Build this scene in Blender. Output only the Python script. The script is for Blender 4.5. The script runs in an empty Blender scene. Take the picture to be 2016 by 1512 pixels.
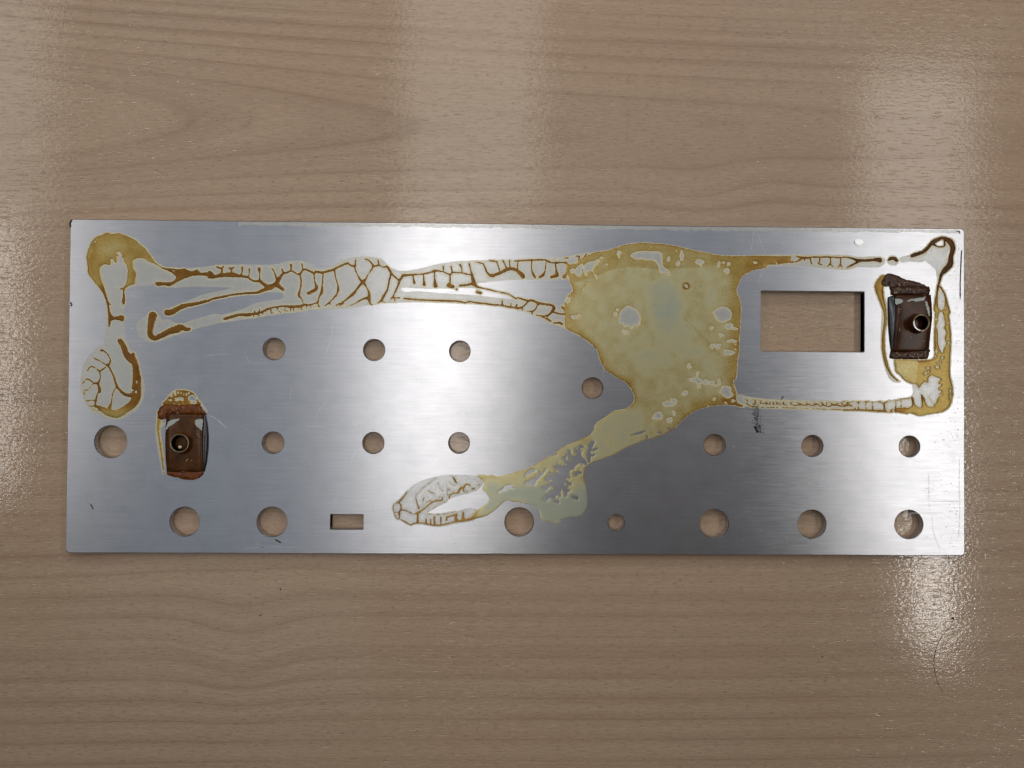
import bpy, bmesh, math, random
import numpy as np
from mathutils import Vector

# ------------------------------------------------------------------ scene, camera, light
S = bpy.context.scene
COL = S.collection
random.seed(7)
rng = np.random.default_rng(7)

TOP = 0.0053          # height of the panel's upper face above the table
THICK = 0.0040        # panel thickness
CAM = np.array([-0.0117, -0.0026, 0.3977 + TOP])
EUL = (0.0126, -0.0174, 0.0069)
FPX = 1456.0          # focal length in photo pixels (2016 wide)

cam = bpy.data.objects.new('camera', bpy.data.cameras.new('camera'))
COL.objects.link(cam)
cam.location = CAM
cam.rotation_euler = EUL
cam.data.sensor_width = 36.0
cam.data.lens = FPX / 2016 * 36.0
cam.data.clip_start = 0.01
cam.data.clip_end = 50.0
S.camera = cam

world = bpy.data.worlds.new('World')
S.world = world
world.use_nodes = True
bg = world.node_tree.nodes['Background']
bg.inputs[0].default_value = (0.80, 0.88, 1.0, 1)
bg.inputs[1].default_value = 0.035

def tube_light(name, x, y0, y1, width, power, col=(1.0, 0.965, 0.92), z=1.8):
    l = bpy.data.lights.new(name, 'AREA')
    l.shape = 'RECTANGLE'
    l.size = width
    l.size_y = y1 - y0
    l.energy = power
    l.color = col
    o = bpy.data.objects.new(name, l)
    o.location = (x, (y0 + y1) / 2, z)
    COL.objects.link(o)
    return o

# radiance in each call; power = pi * area * radiance
# (x, y, w are given as if the lamp hung at 1.8 m and are brought down along its mirror ray to LAMP_H)
LAMP_H = 0.78
def lamp(name, x, y0, y1, w, rad, col):
    k1, k2 = 1.8/CAM[2], LAMP_H/CAM[2]
    low = lambda v, c: (v+c*k1)/(1+k1)*(1+k2)-c*k2
    w *= (1+k2)/(1+k1); y0, y1 = low(y0, CAM[1]), low(y1, CAM[1])
    tube_light(name, low(x, CAM[0]), y0, y1, w, math.pi*w*(y1-y0)*rad, col, LAMP_H)
WARM = (1.0, 0.955, 0.90); COOL = (0.82, 0.90, 1.0)
lamp('ceiling_tube_light', 1.29, -0.75, 0.25, 0.07, 18.0, WARM)
lamp('ceiling_tube_light', -0.20, -0.40, 0.50, 0.24, 4.2, WARM)
lamp('ceiling_tube_light', -1.50, -0.30, 0.50, 0.10, 8.0, WARM)
lamp('ceiling_diffuser_light', 1.25, 0.30, 1.00, 0.34, 3.2, WARM)
lamp('ceiling_diffuser_light', -0.10, 0.50, 1.45, 0.42, 2.1, WARM)
lamp('ceiling_diffuser_light', -1.52, 0.45, 1.30, 0.36, 1.9, WARM)
for x in (-1.5, -0.15, 1.25):  # unseen fill lamps, added to boost the light from the far side
    lamp('far_fill_light', x, 1.75, 2.6, 0.12, 22.0, WARM)
lamp('ceiling_bounce_fill', -0.80, -0.90, 1.30, 0.85, 0.24, COOL)  # added soft fills, in place of light bounced off the ceiling
lamp('ceiling_bounce_fill', 0.62, 0.28, 1.40, 0.95, 0.30, COOL)

S.view_settings.view_transform = 'Standard'
S.view_settings.look = 'None'
S.view_settings.exposure = 0.06
S.view_settings.gamma = 1.0
S.view_settings.use_curve_mapping = False
S.render.engine = 'CYCLES'

# ------------------------------------------------------------------ pixel <-> place
def rot(e):
    a, b, c = e
    Rx = np.array([[1,0,0],[0,math.cos(a),-math.sin(a)],[0,math.sin(a),math.cos(a)]])
    Ry = np.array([[math.cos(b),0,math.sin(b)],[0,1,0],[-math.sin(b),0,math.cos(b)]])
    Rz = np.array([[math.cos(c),-math.sin(c),0],[math.sin(c),math.cos(c),0],[0,0,1]])
    return Rz @ Ry @ Rx
ROT = rot(EUL)

def place(px, py, z):
    """photo pixel -> point at height z (px, py, z may be arrays)"""
    px = np.asarray(px, float); py = np.asarray(py, float)
    z = np.broadcast_to(np.asarray(z, float), px.shape)
    d = np.stack([(px - 1008) / FPX, -(py - 756) / FPX, -np.ones_like(px)], -1) @ ROT.T
    t = (z - CAM[2]) / d[..., 2]
    return CAM + d * t[..., None]

MM = 0.000274         # metres per photo pixel on the panel

# zoom windows of the photograph: origin x, y and zoom factor
REG = {'A': (120,420,5.04), 'B': (120,640,5.04), 'C': (420,460,5.04), 'D': (760,460,5.04),
       'E': (1080,460,5.04), 'F': (1080,700,5.04), 'G': (760,840,4.582), 'H': (1500,440,3.781),
       'I': (290,750,7.56), 'J': (1710,530,7.956), 'K': (1420,740,7.754), 'L': (960,840,7.2),
       'M': (760,910,8.4), 'N': (1730,440,10.8), 'O': (1660,680,8.4), 'Z': (1480,480,7.2),
       'X': (0,0,1.0)}

def pts(spec):
    """'A u,v[,w] u,v ... E u,v' -> list of (x, y, w) in photo pixels"""
    out = []; reg = REG['X']; w = 0.0
    for tok in spec.split():
        if tok in REG:
            reg = REG[tok]; continue
        v = [float(q) for q in tok.split(',')]
        if len(v) > 2: w = v[2] / reg[2]
        out.append((reg[0] + v[0] / reg[2], reg[1] + v[1] / reg[2], w))
    return np.array(out)

def smooth_open(p, n=4):
    if len(p) < 3: return p
    q = np.vstack([2*p[0]-p[1], p, 2*p[-1]-p[-2]])
    out = []
    for i in range(1, len(q)-2):
        a, b, c, d = q[i-1], q[i], q[i+1], q[i+2]
        for k in range(n):
            t = k / n
            r = 0.5*((2*b)+(c-a)*t+(2*a-5*b+4*c-d)*t*t+(3*b-a-3*c+d)*t**3)
            r[2] = b[2]*(1-t)+c[2]*t
            out.append(r)
    out.append(p[-1])
    return np.array(out)

def smooth_closed(p, n=3):
    m = len(p); out = []
    for i in range(m):
        a, b, c, d = p[i-1], p[i], p[(i+1) % m], p[(i+2) % m]
        for k in range(n):
            t = k / n
            out.append(0.5*((2*b)+(c-a)*t+(2*a-5*b+4*c-d)*t*t+(3*b-a-3*c+d)*t**3))
    return np.array(out)

# ------------------------------------------------------------------ fields over the panel (photo pixels)
GX0, GY0, GX1, GY1 = 150, 445, 1890, 1050
NX, NY = GX1-GX0+1, GY1-GY0+1
FAR = -60.0

class Field:
    """signed depth in pixels: > 0 inside"""
    def __init__(s, x0=GX0, y0=GY0, x1=GX1, y1=GY1, step=1.0):
        s.x0, s.y0, s.step = x0, y0, step
        s.nx = int(round((x1-x0)/step))+1; s.ny = int(round((y1-y0)/step))+1
        s.a = np.full((s.ny, s.nx), FAR)
    def win(s, xa, ya, xb, yb):
        i0 = max(0, int((xa-s.x0)/s.step)); i1 = min(s.nx, int((xb-s.x0)/s.step)+2)
        j0 = max(0, int((ya-s.y0)/s.step)); j1 = min(s.ny, int((yb-s.y0)/s.step)+2)
        if i1 <= i0 or j1 <= j0: return None
        X, Y = np.meshgrid(s.x0+np.arange(i0,i1)*s.step, s.y0+np.arange(j0,j1)*s.step)
        return (slice(j0,j1), slice(i0,i1)), X, Y
    def _stroke(s, p, pad):
        r = p[:,2]/2
        w = s.win(p[:,0].min()-r.max()-pad, p[:,1].min()-r.max()-pad, p[:,0].max()+r.max()+pad, p[:,1].max()+r.max()+pad)
        if w is None: return None
        sl, X, Y = w
        best = np.full(X.shape, FAR)
        if len(p) == 1:
            return sl, r[0]-np.hypot(X-p[0,0], Y-p[0,1])
        for i in range(len(p)-1):
            ax, ay = p[i,0], p[i,1]; dx, dy = p[i+1,0]-ax, p[i+1,1]-ay
            L = dx*dx+dy*dy+1e-9
            # narrow each segment to its own neighbourhood
            rr = max(r[i], r[i+1])+pad
            c0 = int(max(0, (min(ax,ax+dx)-rr-X[0,0])/s.step)); c1 = int((max(ax,ax+dx)+rr-X[0,0])/s.step)+2
            q0 = int(max(0, (min(ay,ay+dy)-rr-Y[0,0])/s.step)); q1 = int((max(ay,ay+dy)+rr-Y[0,0])/s.step)+2
            if c1 <= c0 or q1 <= q0: continue
            x = X[q0:q1,c0:c1]; y = Y[q0:q1,c0:c1]
            if x.size == 0: continue
            t = np.clip(((x-ax)*dx+(y-ay)*dy)/L, 0, 1)
            f = r[i]*(1-t)+r[i+1]*t-np.hypot(x-ax-t*dx, y-ay-t*dy)
            best[q0:q1,c0:c1] = np.maximum(best[q0:q1,c0:c1], f)
        return sl, best
    def _poly(s, p, pad):
        w = s.win(p[:,0].min()-pad, p[:,1].min()-pad, p[:,0].max()+pad, p[:,1].max()+pad)
        if w is None: return None
        sl, X, Y = w
        d2 = np.full(X.shape, 1e9); ins = np.zeros(X.shape, bool)
        m = len(p)
        for i in range(m):
            ax, ay = p[i,0], p[i,1]; bx, by = p[(i+1)%m,0], p[(i+1)%m,1]
            dx, dy = bx-ax, by-ay; L = dx*dx+dy*dy+1e-9
            t = np.clip(((X-ax)*dx+(Y-ay)*dy)/L, 0, 1)
            d2 = np.minimum(d2, (X-ax-t*dx)**2+(Y-ay-t*dy)**2)
            if abs(dy) > 1e-9:
                c = ((ay > Y) != (by > Y)) & (X < dx*(Y-ay)/dy+ax)
                ins ^= c
        d = np.sqrt(d2)
        return sl, np.where(ins, d, -d)
    def join(s, sl, f, k=2.4):
        a = s.a[sl]
        h = np.clip(0.5+0.5*(a-f)/k, 0, 1) if k > 0 else None
        s.a[sl] = np.maximum(a, f) if k <= 0 else f*(1-h)+a*h+k*h*(1-h)
    def stroke(s, spec, k=2.4, grow=1.0, add=0.0):
        p = smooth_open(pts(spec)); p[:,2] = p[:,2]*grow+add
        r = s._stroke(p, 9)
        if r: s.join(*r, k=k)
    def poly(s, spec, k=1.6, smooth=True, pad=9):
        p = pts(spec)
        if smooth: p = smooth_closed(p)
        r = s._poly(p, pad)
        if r: s.join(*r, k=k)
    def cut(s, sl, f, k=1.2):
        a = s.a[sl]; g = -f
        h = np.clip(0.5-0.5*(a-g)/k, 0, 1)
        s.a[sl] = g*(1-h)+a*h-k*h*(1-h)
    def cut_poly(s, spec, k=1.2, smooth=True):
        p = pts(spec)
        if smooth: p = smooth_closed(p)
        r = s._poly(p, 14)
        if r: s.cut(*r, k=k)
    def cut_stroke(s, spec, k=1.2):
        r = s._stroke(smooth_open(pts(spec)), 14)
        if r: s.cut(*r, k=k)
    def cut_dots(s, reg, text, wob=0.12, k=1.0):
        """'cx,cy,rx,ry' bare spots with an uneven rim"""
        ox, oy, z = REG[reg]
        for tok in text.split():
            cx, cy, rx, ry = [float(q) for q in tok.split(',')]
            n = 18; ph = rng.uniform(0, 6.28, 3)
            th = np.linspace(0, 6.2832, n, endpoint=False)
            rr = 1+wob*(np.sin(2*th+ph[0])+0.7*np.sin(3*th+ph[1])+0.6*np.sin(5*th+ph[2]))
            p = np.stack([ox+(cx+rx*rr*np.cos(th))/z, oy+(cy+ry*rr*np.sin(th))/z, 0*th], 1)
            r = s._poly(p, 10)
            if r: s.cut(*r, k=k)
    def noise(s, amp, cell):
        s.a += amp*value_noise(s.ny, s.nx, cell/s.step)

def value_noise(ny, nx, cell):
    gy, gx = int(ny/cell)+3, int(nx/cell)+3
    g = rng.uniform(-1, 1, (gy, gx))
    y = np.arange(ny)/cell; x = np.arange(nx)/cell
    j = y.astype(int); i = x.astype(int)
    fy = (y-j)[:,None]; fx = (x-i)[None,:]
    fy = fy*fy*(3-2*fy); fx = fx*fx*(3-2*fx)
    g00 = g[np.ix_(j,i)]; g01 = g[np.ix_(j,i+1)]; g10 = g[np.ix_(j+1,i)]; g11 = g[np.ix_(j+1,i+1)]
    return (g00*(1-fx)+g01*fx)*(1-fy)+(g10*(1-fx)+g11*fx)*fy

def build_film(name, F, parent, mat, zfun, cells=None, tau=None, extra_name='tau', crumb=14):
    """one mesh from the inside of a field; cells: mask of grid cells to use; zfun(px,py,depth) -> z"""
    a = F.a
    ny, nx = a.shape
    c = np.ones((ny-1, nx-1), bool) if cells is None else cells
    c = c & ((a[:-1,:-1] > 0) | (a[1:,:-1] > 0) | (a[:-1,1:] > 0) | (a[1:,1:] > 0))
    if not c.any(): return []
    full = c & (a[:-1,:-1] > 0) & (a[1:,:-1] > 0) & (a[:-1,1:] > 0) & (a[1:,1:] > 0)
    vid = {}
    V = []; D = []; T = []
    def gv(j, i):
        k = (j, i)
        r = vid.get(k)
        if r is None:
            r = len(V); vid[k] = r
            V.append((F.x0+i*F.step, F.y0+j*F.step)); D.append(a[j,i]); T.append(tau[j,i] if tau is not None else 0.0)
        return r
    def ev(p, q):
        if q < p: p, q = q, p
        k = (p, q)
        r = vid.get(k)
        if r is None:
            fa, fb = a[p], a[q]; t = fa/(fa-fb)
            r = len(V); vid[k] = r
            V.append((F.x0+(p[1]+(q[1]-p[1])*t)*F.step, F.y0+(p[0]+(q[0]-p[0])*t)*F.step)); D.append(0.0)
            T.append((tau[p]*(1-t)+tau[q]*t) if tau is not None else 0.0)
        return r
    faces = []
    for j, i in zip(*np.nonzero(full)):
        faces.append((gv(j,i), gv(j+1,i), gv(j+1,i+1), gv(j,i+1)))
    for j, i in zip(*np.nonzero(c & ~full)):
        loop = ((j,i),(j+1,i),(j+1,i+1),(j,i+1))
        for tri in ((loop[0],loop[1],loop[2]), (loop[0],loop[2],loop[3])):
            out = []
            for n in range(3):
                p, q = tri[n], tri[(n+1)%3]
                pi, qi = a[p] > 0, a[q] > 0
                if pi: out.append(gv(*p))
                if pi != qi: out.append(ev(p, q))
            if len(out) >= 3: faces.append(tuple(out))
    V = np.array(V); D = np.array(D); T = np.array(T, dtype=np.float32)
    z = zfun(V[:,0], V[:,1], D)
    W = place(V[:,0], V[:,1], z)
    # separate pieces become separate objects; crumbs are dropped
    par = list(range(len(V)))
    def find(k):
        while par[k] != k:
            par[k] = par[par[k]]; k = par[k]
        return k
    for f in faces:
        r0 = find(f[0])
        for q in f[1:]:
            r1 = find(q)
            if r1 != r0: par[r1] = r0
    groups = {}
    for f in faces: groups.setdefault(find(f[0]), []).append(f)
    objs = []
    for fs in sorted(groups.values(), key=len, reverse=True):
        if len(fs) < crumb: continue
        ids = sorted({q for f in fs for q in f}); new = {q: k for k, q in enumerate(ids)}
        me = bpy.data.meshes.new(name)
        me.from_pydata(W[ids].tolist(), [], [tuple(new[q] for q in f) for f in fs])
        if tau is not None:
            at = me.attributes.new(extra_name, 'FLOAT', 'POINT')
            at.data.foreach_set('value', T[ids])
        me.polygons.foreach_set('use_smooth', [True]*len(me.polygons))
        me.materials.append(mat)
        me.update()
        o = bpy.data.objects.new(name, me)
        COL.objects.link(o)
        o.parent = parent
        objs.append(o)
    return objs

# ------------------------------------------------------------------ materials
def new_mat(name):
    m = bpy.data.materials.new(name); m.use_nodes = True
    nt = m.node_tree
    return m, nt, nt.nodes['Principled BSDF']

def N(nt, kind, **kw):
    n = nt.nodes.new(kind)
    for k, v in kw.items():
        if k in n.inputs.keys(): n.inputs[k].default_value = v
        else: setattr(n, k, v)
    return n

def mapped(nt, scale, loc=(0,0,0), rotz=0.0):
    tc = N(nt, 'ShaderNodeTexCoord'); mp = N(nt, 'ShaderNodeMapping')
    mp.inputs['Scale'].default_value = scale
    mp.inputs['Location'].default_value = loc
    mp.inputs['Rotation'].default_value = (0,0,rotz)
    nt.links.new(tc.outputs['Object'], mp.inputs['Vector'])
    return mp.outputs['Vector']

def noise(nt, scale, detail=2.0, rough=0.5, loc=(0,0,0), rotz=0.0):
    n = N(nt, 'ShaderNodeTexNoise'); n.inputs['Scale'].default_value = 1.0
    n.inputs['Detail'].default_value = detail; n.inputs['Roughness'].default_value = rough
    nt.links.new(mapped(nt, scale, loc, rotz), n.inputs['Vector'])
    return n.outputs['Fac']

def ramp(nt, fac, stops):
    r = N(nt, 'ShaderNodeValToRGB'); e = r.color_ramp.elements
    while len(e) < len(stops): e.new(0.5)
    for k, (p, c) in enumerate(stops):
        e[k].position = p
        e[k].color = (c, c, c, 1) if not isinstance(c, tuple) else (*c, 1)
    nt.links.new(fac, r.inputs['Fac'])
    return r.outputs['Color']

def mixc(nt, fac, a, b, mode='MIX'):
    m = N(nt, 'ShaderNodeMix', data_type='RGBA', blend_type=mode)
    for s, v in ((0, fac), (6, a), (7, b)):
        if isinstance(v, bpy.types.NodeSocket): nt.links.new(v, m.inputs[s])
        elif isinstance(v, tuple): m.inputs[s].default_value = (*v, 1)
        else: m.inputs[s].default_value = v
    return m.outputs[2]

def math_n(nt, op, a, b=None, clamp=False):
    m = N(nt, 'ShaderNodeMath', operation=op); m.use_clamp = clamp
    for s, v in ((0, a), (1, b)):
        if v is None: continue
        if isinstance(v, bpy.types.NodeSocket): nt.links.new(v, m.inputs[s])
        else: m.inputs[s].default_value = v
    return m.outputs[0]

def srgb(r, g, b):
    f = lambda c: ((c/255+0.055)/1.055)**2.4 if c > 10 else c/255/12.92
    return (f(r), f(g), f(b))

# wood-print laminate with a fine embossed grain
def mat_table():
    m, nt, p = new_mat('wood_laminate')
    at = N(nt, 'ShaderNodeAttribute', attribute_name='ring')
    ring = at.outputs['Fac']
    cx = N(nt, 'ShaderNodeCombineXYZ'); nt.links.new(ring, cx.inputs[0])
    n1 = N(nt, 'ShaderNodeTexNoise'); n1.inputs['Scale'].default_value = 1.0; n1.inputs['Detail'].default_value = 3.0
    n1.inputs['Roughness'].default_value = 0.62
    # break the ring lines a little along their length
    wob = noise(nt, (14, 40, 1), 2.0)
    nt.links.new(math_n(nt, 'MULTIPLY', wob, 0.9), cx.inputs[1])
    nt.links.new(cx.outputs[0], n1.inputs['Vector'])
    lines = ramp(nt, n1.outputs['Fac'], [(0.30, 0.0), (0.43, 0.55), (0.50, 0.62), (0.62, 0.85), (0.75, 1.0)])
    fr = math_n(nt, 'FRACT', math_n(nt, 'MULTIPLY', ring, 0.55))
    saw = ramp(nt, fr, [(0.0, 0.62), (0.08, 0.9), (0.5, 1.0), (0.90, 0.72), (0.965, 0.30), (1.0, 0.60)])
    fib = noise(nt, (130, 1500, 1), 3.0, 0.65)
    fibr = ramp(nt, fib, [(0.25, 0.0), (0.75, 1.0)])
    fib2 = noise(nt, (300, 1100, 1), 2.0, 0.5, (3.1, 7.7, 0))
    dash = ramp(nt, fib2, [(0.30, 0.0), (0.42, 1.0)])
    big = noise(nt, (3.5, 11, 1), 3.0, 0.5, (1.3, 0.2, 0))
    light = srgb(216, 191, 164); dark = srgb(193, 165, 141)
    c = mixc(nt, lines, dark, light)
    amp = ramp(nt, noise(nt, (5, 12, 1), 2.0, 0.5, (6.3, 2.9, 0)), [(0.36, 0.12), (0.62, 0.72)])
    c = mixc(nt, math_n(nt, 'MULTIPLY', math_n(nt, 'SUBTRACT', 1.0, saw), amp), c, srgb(150, 121, 95))
    c = mixc(nt, math_n(nt, 'MULTIPLY', math_n(nt, 'SUBTRACT', 1.0, fibr), 0.55), c, srgb(150, 127, 106))
    c = mixc(nt, math_n(nt, 'MULTIPLY', math_n(nt, 'SUBTRACT', 1.0, dash), 0.40), c, srgb(124, 101, 81))
    c = mixc(nt, ramp(nt, big, [(0.38, 0.0), (0.65, 0.28)]), c, srgb(190, 155, 128))
    nt.links.new(c, p.inputs['Base Color'])
    # embossing: short horizontal pores and a pebbly lacquer
    pore = noise(nt, (120, 1100, 1), 2.0, 0.5, (9.0, 2.0, 0))
    por = ramp(nt, pore, [(0.30, 0.0), (0.40, 1.0)])
    peb = noise(nt, (380, 620, 1), 2.0, 0.6, (0.4, 5.0, 0))
    h = math_n(nt, 'ADD', math_n(nt, 'MULTIPLY', por, 0.8), math_n(nt, 'MULTIPLY', peb, 0.9))
    b = N(nt, 'ShaderNodeBump'); b.inputs['Strength'].default_value = 0.6; b.inputs['Distance'].default_value = 0.00014
    nt.links.new(h, b.inputs['Height'])
    nt.links.new(b.outputs['Normal'], p.inputs['Normal'])
    rr = ramp(nt, peb, [(0.3, 0.07), (0.7, 0.12)])
    nt.links.new(rr, p.inputs['Roughness'])
    p.inputs['Specular IOR Level'].default_value = 0.5
    return m

def mat_plate():
    m, nt, p = new_mat('brushed_aluminium')
    br = noise(nt, (26, 1500, 1), 4.0, 0.7)
    br2 = noise(nt, (70, 1400, 1), 2.0, 0.6, (4, 4, 0))
    blot = noise(nt, (22, 30, 1), 4.0, 0.6, (0.7, 0.1, 0))
    smg = noise(nt, (90, 110, 1), 3.0, 0.6, (2.7, 1.1, 0))
    c = mixc(nt, ramp(nt, br, [(0.3, 0.0), (0.7, 1.0)]), srgb(193, 195, 202), srgb(210, 211, 216))
    c = mixc(nt, ramp(nt, smg, [(0.42, 0.0), (0.72, 0.40)]), c, srgb(182, 187, 192))
    g = N(nt, 'ShaderNodeBsdfAnisotropic', distribution='BECKMANN')
    nt.links.new(c, g.inputs['Color'])
    r = math_n(nt, 'ADD', math_n(nt, 'MULTIPLY', br2, 0.09), math_n(nt, 'MULTIPLY', blot, 0.06))
    r = math_n(nt, 'ADD', r, 0.265)
    nt.links.new(r, g.inputs['Roughness'])
    g.inputs['Anisotropy'].default_value = 0.34
    tg = N(nt, 'ShaderNodeTangent', direction_type='UV_MAP'); tg.uv_map = 'UVMap'
    nt.links.new(tg.outputs[0], g.inputs['Tangent'])
    b = N(nt, 'ShaderNodeBump'); b.inputs['Strength'].default_value = 0.12; b.inputs['Distance'].default_value = 0.00002
    nt.links.new(math_n(nt, 'ADD', br, math_n(nt, 'MULTIPLY', smg, 0.7)), b.inputs['Height'])
    nt.links.new(b.outputs['Normal'], g.inputs['Normal'])
    g2 = N(nt, 'ShaderNodeBsdfAnisotropic', distribution='BECKMANN')
    nt.links.new(c, g2.inputs['Color']); g2.inputs['Roughness'].default_value = 0.52; g2.inputs['Anisotropy'].default_value = 0.2
    nt.links.new(tg.outputs[0], g2.inputs['Tangent'])
    mx = N(nt, 'ShaderNodeMixShader'); mx.inputs[0].default_value = 0.29
    nt.links.new(g.outputs[0], mx.inputs[1]); nt.links.new(g2.outputs[0], mx.inputs[2])
    nt.links.new(mx.outputs[0], nt.nodes['Material Output'].inputs['Surface'])
    nt.nodes.remove(p)
    return m

def mat_varnish():
    m, nt, p = new_mat('dried_brown_varnish')
    at = N(nt, 'ShaderNodeAttribute', attribute_name='tau')
    sp = noise(nt, (2600, 2600, 1), 3.0, 0.7)
    cl = noise(nt, (130, 130, 1), 4.0, 0.6, (5, 1, 0))
    t = math_n(nt, 'ADD', at.outputs['Fac'], math_n(nt, 'MULTIPLY', math_n(nt, 'SUBTRACT', cl, 0.5), 0.26))
    spk = ramp(nt, sp, [(0.30, 1.0), (0.40, 0.0)])
    t = math_n(nt, 'ADD', t, math_n(nt, 'MULTIPLY', spk, 0.14))
    gr = noise(nt, (1100, 1100, 1), 3.0, 0.7, (7, 3, 0))
    rim = ramp(nt, at.outputs['Fac'], [(0.30, 0.15), (0.42, 1.0), (0.62, 0.6), (0.75, 0.1)])
    t = math_n(nt, 'ADD', t, math_n(nt, 'MULTIPLY', math_n(nt, 'MULTIPLY', math_n(nt, 'SUBTRACT', gr, 0.5), rim), 0.42))
    c = ramp(nt, t, [(0.0, srgb(172, 182, 168)), (0.14, srgb(186, 190, 168)), (0.30, srgb(208, 201, 156)), (0.50, srgb(184, 158, 88)),
                     (0.66, srgb(156, 116, 46)), (0.82, srgb(118, 76, 24)), (1.0, srgb(60, 34, 15))])
    nt.links.new(c, p.inputs['Base Color'])
    p.inputs['Metallic'].default_value = 0.62
    p.inputs['Roughness'].default_value = 0.38
    p.inputs['Specular IOR Level'].default_value = 0.45
    return m

def mat_pale():
    m, nt, p = new_mat('milky_dried_film')
    at = N(nt, 'ShaderNodeAttribute', attribute_name='tau')
    cl = noise(nt, (260, 260, 1), 4.0, 0.65, (2, 8, 0))
    c = mixc(nt, ramp(nt, cl, [(0.35, 0.0), (0.68, 1.0)]), srgb(244, 241, 222), srgb(236, 238, 232))
    c = mixc(nt, ramp(nt, at.outputs['Fac'], [(0.62, 0.0), (1.0, 1.0)]), c, srgb(248, 238, 196))
    nt.links.new(c, p.inputs['Base Color'])
    al = math_n(nt, 'ADD', math_n(nt, 'MULTIPLY', at.outputs['Fac'], 0.72), math_n(nt, 'MULTIPLY', math_n(nt, 'SUBTRACT', cl, 0.5), 0.34), True)
    nt.links.new(al, p.inputs['Alpha'])
    p.inputs['Roughness'].default_value = 0.56
    p.inputs['Metallic'].default_value = 0.72
    b = N(nt, 'ShaderNodeBump'); b.inputs['Strength'].default_value = 0.3; b.inputs['Distance'].default_value = 0.00008
    nt.links.new(cl, b.inputs['Height']); nt.links.new(b.outputs['Normal'], p.inputs['Normal'])
    return m

def mat_simple(name, col, rough=0.5, metal=0.0, spec=0.5, var=0.0, vs=300):
    m, nt, p = new_mat(name)
    if var > 0:
        n = noise(nt, (vs, vs, vs), 3.0, 0.6)
        a = tuple(c*(1-var) for c in col); b2 = tuple(min(1, c*(1+var)) for c in col)
        nt.links.new(mixc(nt, ramp(nt, n, [(0.3, 0.0), (0.7, 1.0)]), a, b2), p.inputs['Base Color'])
    else:
        p.inputs['Base Color'].default_value = (*col, 1)
    p.inputs['Roughness'].default_value = rough
    p.inputs['Metallic'].default_value = metal
    p.inputs['Specular IOR Level'].default_value = spec
    return m

M_TABLE = mat_table(); M_PLATE = mat_plate(); M_VARN = mat_varnish(); M_PALE = mat_pale()
M_COAT = mat_simple('thick_brown_varnish', srgb(84, 50, 18), 0.30, 0.0, 0.32, 0.45, 260)
M_FOLD = mat_simple('reddish_brown_varnish', srgb(116, 62, 20), 0.28, 0.0, 0.4, 0.40, 300)
M_DARK = mat_simple('blackish_brown_varnish', srgb(68, 37, 15), 0.28, 0.0, 0.32, 0.5, 260)
M_FLECK = mat_simple('cream_varnish_fleck', srgb(196, 172, 132), 0.4)
M_STEEL = mat_simple('dark_spring_steel', srgb(86, 88, 92), 0.30, 1.0, 0.5, 0.15, 400)
M_RIM = mat_simple('worn_steel_rim', srgb(128, 112, 90), 0.32, 1.0, 0.5, 0.25, 900)
M_BORE = mat_simple('threaded_steel_bore', srgb(60, 52, 42), 0.35, 1.0, 0.5, 0.3, 900)
M_BARE = mat_simple('bare_zinc_patch', srgb(176, 182, 178), 0.45, 0.5, 0.5, 0.12, 700)
M_INK = mat_simple('black_speck', srgb(34, 33, 38), 0.6)
M_FAINT = mat_simple('faint_scratch', srgb(150, 150, 156), 0.5, 0.8)
M_SCR = mat_simple('bright_scratch', srgb(236, 238, 240), 0.35, 0.6)
M_FIBRE = mat_simple('pale_fibre', srgb(240, 240, 238), 0.4)
M_HAIR = mat_simple('dark_hair', srgb(36, 30, 26), 0.45)
M_DUST = mat_simple('dust', srgb(60, 48, 40), 0.7)
M_CHIP = mat_simple('cream_chip', srgb(226, 212, 180), 0.4)

def link_mesh(name, bm, mat, parent=None, smooth=False):
    me = bpy.data.meshes.new(name); bm.to_mesh(me); bm.free()
    me.materials.append(mat)
    if smooth: me.polygons.foreach_set('use_smooth', [True]*len(me.polygons))
    o = bpy.data.objects.new(name, me); COL.objects.link(o)
    if parent: o.parent = parent
    return o

def root(name, label, cat, loc=(0,0,0), group=None):
    o = bpy.data.objects.new(name, None); COL.objects.link(o); o.empty_display_size = 0.02
    o.location = loc; o['label'] = label; o['category'] = cat
    if group: o['group'] = group
    return o

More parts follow.
